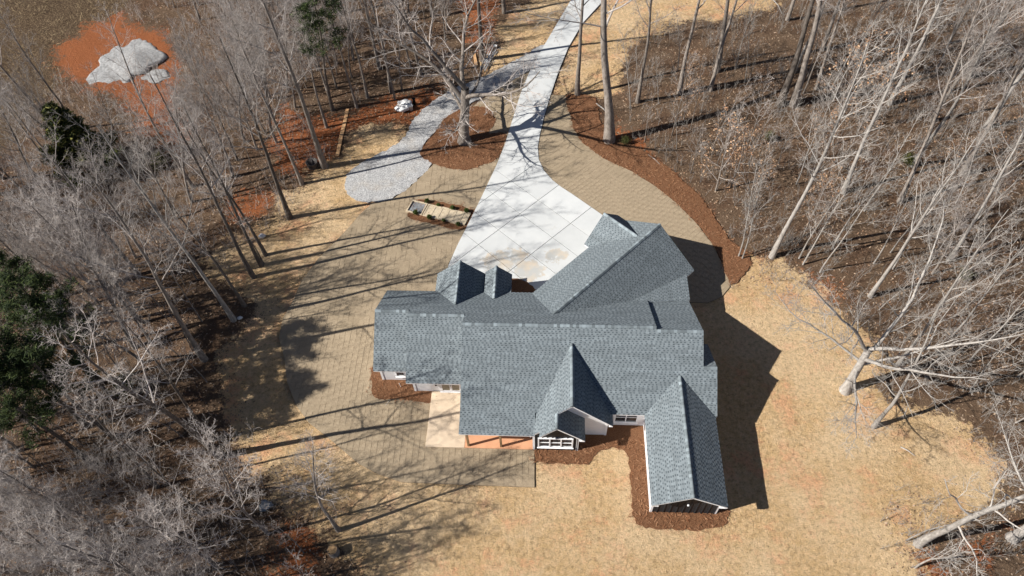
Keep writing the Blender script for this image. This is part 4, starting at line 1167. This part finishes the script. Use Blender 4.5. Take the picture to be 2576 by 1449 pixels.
LAB = dict(tall='tall grey tree', darktall='tall dark-trunked tree', bushy='bushy twiggy tree', sapling='thin grey sapling', palesapling='thin pale sapling', paletall='tall pale-barked tree', beech='tan-leaved beech')
ONES = 'zeroth first second third fourth fifth sixth seventh eighth ninth tenth eleventh twelfth thirteenth fourteenth fifteenth sixteenth seventeenth eighteenth nineteenth'.split()
def nth(i):
    if i < 20: return ONES[i]
    t_ = ('', '', 'twent', 'thirt', 'fort', 'fift', 'sixt', 'sevent', 'eight')[i//10]
    return t_+'ieth' if i % 10 == 0 else t_+'y-'+ONES[i % 10]
CED = un(245, 432)
def screen_x(o):
    v = np.array(o.location)-CPOS; return (v@CR)/(v@CF)
def fill(zones, plan, side):
    for zname, poly, where in zones:
        A = abs(parea(poly)); P = np.array(poly)
        for kind, per, gap_, h0, h1 in plan[zname]:
            n = int(A/per); tries = 0; made = []
            while len(made) < n and tries < n*25:
                tries += 1
                x, y = rng.uniform(P[:, 0].min(), P[:, 0].max()), rng.uniform(P[:, 1].min(), P[:, 1].max())
                if not inside(poly, np.array([x]), np.array([y]))[0] or nearest(x, y) < gap_ or not free(x, y, 5.5 if side == 'left' and kind == 'bushy' else 3.5 if side == 'left' and kind != 'sapling' else .6): continue
                if kind != 'sapling' and any(math.hypot(x-q[0]-.6, y-q[1]+1.2) < 3.4 for q in PINES): continue
                if math.hypot(x-CED[0]-1.5, y-CED[1]+4.5) < (7.5 if kind != 'sapling' else 4.5): continue
                made.append(tree(kind, x, y, rng.uniform(h0, h1), '', group=LAB[kind]+'s '+where, girth=rng.uniform(.85, 1.2), lean=(rng.normal(0, .05), rng.normal(0, .05))))
            made.sort(key=screen_x)
            for i, o in enumerate(made):
                o['label'] = f"{LAB[kind]} {where}, {nth(i+1)} from the left" if len(made) > 1 else f"only {LAB[kind]} {where}"
fill(LEFT, dict(top=[('tall', 75, 2.4, 13, 18), ('bushy', 16, 1.6, 8, 12), ('sapling', 24, 1.0, 6, 10)],
                upper=[('tall', 110, 2.4, 13, 17), ('bushy', 7, 1.4, 8, 13), ('sapling', 22, 1., 6, 11)],
                mid=[('tall', 90, 2.2, 14, 18), ('bushy', 5, 1.3, 9, 15), ('sapling', 18, 1., 6, 11)],
                low=[('darktall', 110, 2.4, 13, 17), ('bushy', 7.5, 1.4, 8, 14), ('sapling', 20, 1., 6, 10)],
                bottom=[('darktall', 120, 2.4, 12, 16), ('bushy', 7.5, 1.4, 8, 13), ('sapling', 16, 1., 5, 9)]), 'left')
fill(RIGHT, dict(top=[('tall', 85, 2.6, 18, 24), ('sapling', 35, 1.2, 6, 11)],
                 strip=[('sapling', 18, 1.1, 5, 10), ('palesapling', 34, 1.1, 6, 10), ('tall', 90, 3, 16, 21), ('beech', 110, 1.8, 3, 5)],
                 far=[('tall', 90, 2.6, 16, 23), ('paletall', 200, 2.6, 16, 22), ('sapling', 22, 1.2, 6, 11), ('palesapling', 40, 1.2, 7, 12), ('beech', 60, 2, 3, 6)],
                 edge=[('palesapling', 18, 1., 6, 12), ('sapling', 16, 1., 5, 10), ('paletall', 90, 2.5, 15, 19), ('bushy', 60, 2., 6, 9)],
                 low=[('palesapling', 14, 1., 5, 9), ('sapling', 12, 1., 4, 8), ('bushy', 45, 2., 6, 9)]), 'right')

# brush: twiggy stems nobody could count
def brush(name, n, box, keep, label, hh=(.7, 2.2), mat=None):
    X = rng.uniform(box[0], box[1], n); Y = rng.uniform(box[2], box[3], n); k = keep(X, Y); X, Y = X[k], Y[k]
    lines = []
    for x, y in zip(X, Y):
        z = float(gz(np.array(x), np.array(y)))
        for s in range(random.randint(1, 3)):
            h = random.uniform(*hh); a = random.uniform(0, 6.28); t = random.uniform(.05, .5)
            p = Vector((x, y, z-.03)); d = Vector((math.cos(a)*t, math.sin(a)*t, 1)).normalized(); q = p+d*h*.5; e = q+(d+Vector((random.gauss(0, .25), random.gauss(0, .25), .05))).normalized()*h*.5
            lines.append(([p, q, e], [.013, .010, .006]))
            for w in range(random.randint(2, 5)):
                b = p.lerp(q, random.uniform(.4, 1)) if random.random() < .4 else q.lerp(e, random.random()); d2 = (d+Vector((random.gauss(0, .7), random.gauss(0, .7), random.gauss(0, .3)))).normalized()
                L = h*random.uniform(.2, .45); lines.append(([b, b+d2*L*.5, b+(d2+Vector((random.gauss(0, .2), random.gauss(0, .2), .1))).normalized()*L], [.008, .007, .005]))
    v, f = tubes(lines, 3)
    me = np_mesh(name, v, f); o = link(name, me, None, mat or M['twig'])
    return tag(o, label, 'brush', kind='stuff')
def wood_only(X, Y): return in_wood(X, Y) & (vnoise(X, Y, 4.) > .3)
brush('underbrush', 5200, (-62, -14, 9, 88), wood_only, 'grey twiggy underbrush on the floor of the left wood')
brush('underbrush', 5600, (12, 62, 9, 88), wood_only, 'pale twiggy underbrush on the floor of the right wood', mat=M['paletwig'])
#PART4
# ------------------------------------------------------------------ small things in the yard
def lump(name, seed, sx, sy, sz, mat, parent=None, sub=3, amp=.25):
    bm = bmesh.new(); bmesh.ops.create_icosphere(bm, subdivisions=sub, radius=1)
    r_ = random.Random(seed); ph = [r_.uniform(0, 6.28) for _ in range(6)]
    for v in bm.verts:
        c = v.co; k = 1+amp*(math.sin(3*c.x+ph[0])*math.sin(4*c.y+ph[1])+.6*math.sin(7*c.z+ph[2]+3*c.x)+.4*math.sin(9*c.y+ph[3]))*.6
        v.co = Vector((c.x*sx*k, c.y*sy*k, max(c.z, -.75)*sz*k))
    zmin = min(v.co.z for v in bm.verts)
    for v in bm.verts: v.co.z -= zmin
    me = bpy.data.meshes.new(name); bm.to_mesh(me); bm.free()
    me.polygons.foreach_set('use_smooth', [True]*len(me.polygons))
    return link(name, me, parent, mat)
def ground_at(px, py):
    p = un(px, py); return (p[0], p[1], float(gz(np.array(p[0]), np.array(p[1]))))

# eight little shrubs along the stepped walk
sh_me = []
for k in range(3):
    pts = []
    r_ = random.Random(k)
    for i in range(70):
        a, e, rr = r_.uniform(0, 6.28), r_.uniform(-.3, 1.57), r_.uniform(.4, 1)
        pts.append((.20*rr*math.cos(a)*math.cos(e), .20*rr*math.sin(a)*math.cos(e), .17+.19*rr*math.sin(e)))
    fo = leaf_mesh('foliage', pts, (.06, .035), [(.045, .075, .015), (.08, .115, .03), (.025, .045, .01), (.11, .13, .035)], M['leaf'], 9, .03)
    g = Grow(90+k)
    for i in range(7):
        a = i*.9; g.stem((0, 0, -.02), (.5*math.cos(a), .5*math.sin(a), 1), .28, .009, 0, 3, .1, 0)
    sh_me.append((fo, trunk_mesh(g, 'stems', M['bark'])))
rowU = [((707, 150), 'first'), ((1085, 265), 'second'), ((1575, 380), 'third'), ((2035, 470), 'fourth')]
rowL = [((320, 535), 'first'), ((785, 690), 'second'), ((1270, 800), 'third'), ((1750, 915), 'fourth')]
for rows, side in ((rowU, 'upper'), (rowL, 'lower')):
    for (x, y), nth in rows:
        p = un(1022.2+.0744*x, 498.3+.0744*y, .1)
        o = empty('small_shrub', (p[0], p[1], .09)); s = random.uniform(.85, 1.2); o.scale = (s, s, s); o.rotation_euler = (0, 0, random.uniform(0, 6))
        tag(o, f'small round green shrub, {nth} from the left in the {side} row along the stepped walk', 'shrub', 'small shrubs along the stepped walk')
        for nm, me in zip(('foliage', 'stems'), sh_me[random.randrange(3)]):
            c = bpy.data.objects.new(nm, me); col.objects.link(c); c.parent = o

# evergreen shrubs in the woods
pts = []
r_ = random.Random(77)
for i in range(240):
    a, e, rr = r_.uniform(0, 6.28), r_.uniform(-.4, 1.57), r_.uniform(.35, 1)*(.75+.25*math.sin(3*i))
    pts.append((1.1*rr*math.cos(a)*math.cos(e), 1.1*rr*math.sin(a)*math.cos(e), .75+1.0*rr*math.sin(e)))
ev = leaf_mesh('foliage', pts, (.13, .06), [(.06, .065, .02), (.09, .095, .03), (.035, .042, .014), (.13, .125, .045)], M['leaf'], 7, .16)
g = Grow(99)
for i in range(8):
    a = i*.8; g.stem((0, 0, -.05), (.5*math.cos(a), .5*math.sin(a), 1), 1.3, .02, 0, 4, .1, 0)
evs = trunk_mesh(g, 'stems', M['bark'])
for px, py, s_, l in ((1935, 352, .55, 'small green shrub in the brown wood behind the mulch strip'), (2275, 420, .7, 'olive green shrub deep in the right wood'), (410, 425, .9, 'yellow-green shrub right of the cedar'), (330, 985, 1.0, 'pale green shrub in the left wood level with the patio'),
                      (605, 85, .8, 'narrow green shrub in the top left wood'), (1572, 362, .5, 'low green shrub at the foot of the thickest trunk'), (2420, 700, .6, 'olive shrub in the brush at the right edge')):
    o = empty('evergreen_shrub', ground_at(px, py), random.uniform(0, 6)); o.scale = (s_, s_, s_*1.1); tag(o, l, 'shrub')
    for nm, me in (('foliage', ev), ('stems', evs)):
        c = bpy.data.objects.new(nm, me); col.objects.link(c); c.parent = o

# gravel heap on the clay
b = MB(); gpc = un(318, 160)
NR, NA = 20, 48; r_ = random.Random(5)
for i in range(NR+1):
    for j in range(NA):
        a = 2*math.pi*j/NA; rr = i/NR
        ex = 1+.18*math.sin(2*a+.7)+.10*math.sin(5*a+1)+.07*math.sin(9*a)
        ex += .08*math.sin(3*a+2)+.035*math.sin(11*a+1)+.03*math.sin(23*a); x, y = 3.1*rr*ex*math.cos(a), 4.3*rr*ex*math.sin(a)
        h = .6*max(0, 1-(math.hypot(x-1.2, y+.3)/2.6))**1.1+.14*(1-rr)**.5+.10*math.sin(x*2.2)*math.sin(y*1.9)*(1-rr)
        b.v.append((x, y, h+.03-(.18 if i == NR else 0)))
for i in range(NR):
    for j in range(NA):
        j2 = (j+1) % NA; b.f.append([i*NA+j, i*NA+j2, (i+1)*NA+j2, (i+1)*NA+j]); b.m.append(0)
heap = b.build('gravel_heap', M['heap'], None, True); heap.location = (gpc[0], gpc[1], float(gz(np.array(gpc[0]), np.array(gpc[1])))+.02)
tag(heap, 'heap of light grey gravel spread on the orange clay in the upper left', 'gravel heap')
p = ground_at(395, 190)
o = lump('gravel_heap', 8, 1.3, 1.0, .14, M['heap'], None, 4, .35); o.location = (p[0], p[1], p[2]-.05); tag(o, 'smaller grey gravel patch right of the large heap', 'gravel heap')

# rubbish by the gravel path
def bucket(px, py, mat, label, r=.17, h=.38, name='bucket', tilt=0, scale=1.0):
    b = MB(); b.lathe([(.001, 0), (r*.82, 0), (r, h), (r*1.05, h), (r*.95, h-.01), (r*.78, .03), (.001, .03)], 18)
    o = b.build(name, mat, None, True); p = ground_at(px, py); o.location = (p[0], p[1], p[2]+.02); o.rotation_euler = (tilt, 0, 0); o.scale = (scale,)*3
    return tag(o, label, name.replace('_', ' '))
bucket(1034, 276, M['plastic'], 'white bucket standing open at the right of the rubbish by the gravel path', .24, .5)
bucket(1043, 264, M['black'], 'black can standing behind the white rubbish by the gravel path', .16, .75, 'can')
for i, (px, py, sx, sy, sz, mt, l, nm) in enumerate(((1018, 266, .62, .34, .34, 'plastic', 'long crumpled white bag at the top of the rubbish heap', 'bag'), (1030, 268, .45, .3, .28, 'plastic', 'flat white bag next to the white bucket', 'bag'),
        (1017, 279, .42, .5, .36, 'plastic', 'fattest white bag at the front of the rubbish heap', 'bag'), (1023, 276, .3, .34, .4, 'pvc', 'greyish bag between the white bags of the rubbish heap', 'bag'), (1003, 279, .3, .38, .2, 'plastic', 'small pale bag at the left end of the rubbish heap', 'bag'))):
    o = lump(nm, 30+i, sx, sy, sz, M[mt], None, 3, .35); p = ground_at(px, py); o.location = (p[0], p[1], p[2]); o.rotation_euler = (0, 0, i*1.1); tag(o, l, nm)
b = MB(); b.box(-.45, .45, -.3, .3, 0, .12); o = b.build('cardboard_box', M['card']); p = ground_at(1011, 275); o.location = p; o.rotation_euler = (0, 0, .8); tag(bevel(o, .02), 'flattened tan cardboard box under the white bags', 'box')
# boards
def board_between(a, b_, w, t, label, name='plank', z=.0, mat='plank'):
    A, B_ = ground_at(*a), ground_at(*b_); c = [(A[i]+B_[i])/2 for i in range(2)]; L = math.hypot(B_[0]-A[0], B_[1]-A[1])
    q = MB(); q.box(-L/2, L/2, -w/2, w/2, 0, t); o = bevel(q.build(name, M[mat]), .006); o.location = (c[0], c[1], max(A[2], B_[2])+z); o.rotation_euler = (0, 0, math.atan2(B_[1]-A[1], B_[0]-A[0]))
    return tag(o, label, name.replace('_', ' '))
board_between((875, 276), (868, 308), .34, .05, 'uppermost of the raw boards laid end to end left of the gravel path', z=.05)
board_between((869, 303), (857, 352), .36, .05, 'middle one of the raw boards laid end to end left of the gravel path', z=.02)
board_between((858, 350), (849, 394), .34, .05, 'lowest of the raw boards laid end to end left of the gravel path', z=.06)
board_between((1192, 140), (1197, 168), .16, .05, 'short orange board left of the heap of pipes', z=.06); board_between((1195, 139), (1200, 168), .16, .05, 'short orange board lying against the first beside the pipes', z=.06)
ORD = ['lowest', 'second laid', 'third laid', 'fourth laid', 'fifth laid', 'sixth laid', 'seventh laid', 'eighth laid', 'topmost']
for i in range(9):
    j = random.uniform(-4, 4); a = (1214+random.uniform(-6, 6), 178+random.uniform(-8, 6)); b2 = (1244+random.uniform(-8, 8)+j*.3, 128+random.uniform(-8, 8))
    A, B_ = ground_at(*a), ground_at(*b2); q = MB(); zz = .07+.022*i
    q.tube([(0, 0, 0), (B_[0]-A[0], B_[1]-A[1], .02)], .032, 8); o = q.build('pipe', M['pvc']); o.location = (A[0], A[1], max(A[2], B_[2])+zz)
    tag(o, f'long grey pipe, {ORD[i]} in the loose heap left of the drive', 'pipe', 'grey pipes heaped left of the drive')
bucket(1246, 123, M['plastic'], 'white tub at the upper end of the heap of pipes', .2, .3, 'tub')
# fire ring
b = MB(); b.lathe([(.50, 0), (.54, .55), (.56, .56), (.52, .56), (.47, .03), (.001, .03)], 28); o = b.build('fire_ring', M['steel'], None, True); o.location = ground_at(788, 420); tag(o, 'round rusty steel fire ring beside the tree at the gravel path', 'fire ring')
# cut log
b = MB(); b.tube([(0, 0, -.05), (0, 0, .3), (0, 0, .62)], [.36, .33, .32], 16); o = b.build('cut_log', M['bark'], None); o.location = ground_at(842, 1392); tag(o, 'short thick section of sawn log standing at the lower left of the yard', 'log')
rings = MB(); rings.lathe([(.30, .625), (.001, .63)], 16); rings.build('sawn_face', M['timber'], o)
# rags, stakes, sticks
o = lump('rag', 60, .22, .16, .08, M['plastic'], None, 2, .4); o.location = ground_at(604, 802); tag(o, 'small white rag at the left lawn edge', 'rag')
o = lump('bag', 61, .30, .22, .2, M['plastic'], None, 2, .4); o.location = ground_at(661, 597); tag(o, 'small white bag on the left straw strip under the trees', 'bag')
o = lump('rock_pile', 62, .4, .32, .16, M['slate'], None, 3, .5); o.location = ground_at(672, 1276); tag(o, 'little heap of pale stones at the lower left', 'stones')
p = un(1009, 973, .06); b = MB(); b.tube([(0, 0, -.05), (-.06, -.02, .55)], .022, 6); o = b.build('clean_out_pipe', M['plastic']); o.location = (p[0], p[1], .06); tag(o, 'thin white pipe sticking out of the mulch at the house corner', 'pipe')
def stick(a, b2, label, r=.03):
    A, B_ = ground_at(*a), ground_at(*b2); d = (B_[0]-A[0], B_[1]-A[1]); q = MB(); n_ = (-d[1]*.05, d[0]*.05)
    q.tube([(0, 0, 0), (d[0]*.5+n_[0], d[1]*.5+n_[1], .05), (d[0], d[1], .03)], [r, r*.8, r*.4], 6); o = q.build('fallen_branch', M['paletwig']); o.location = (A[0], A[1], max(A[2], B_[2])+.07); tag(o, label, 'branch')
stick((969, 1022), (988, 1003), 'pale stick on the lawn below the corner mulch bed', .025)
stick((2560, 850), (2480, 905), 'fallen branch in the brush at the right'); stick((1630, 390), (1660, 415), 'broken limb lying behind the mulch strip', .06); stick((1500, 262), (1530, 290), 'short log beside the foot of the thickest trunk', .08)
stick((1940, 0), (1965, 40), 'fallen limb near the top right', .05); stick((2265, 1125), (2300, 1148), 'fallen limb beside the brush right of the house', .04)
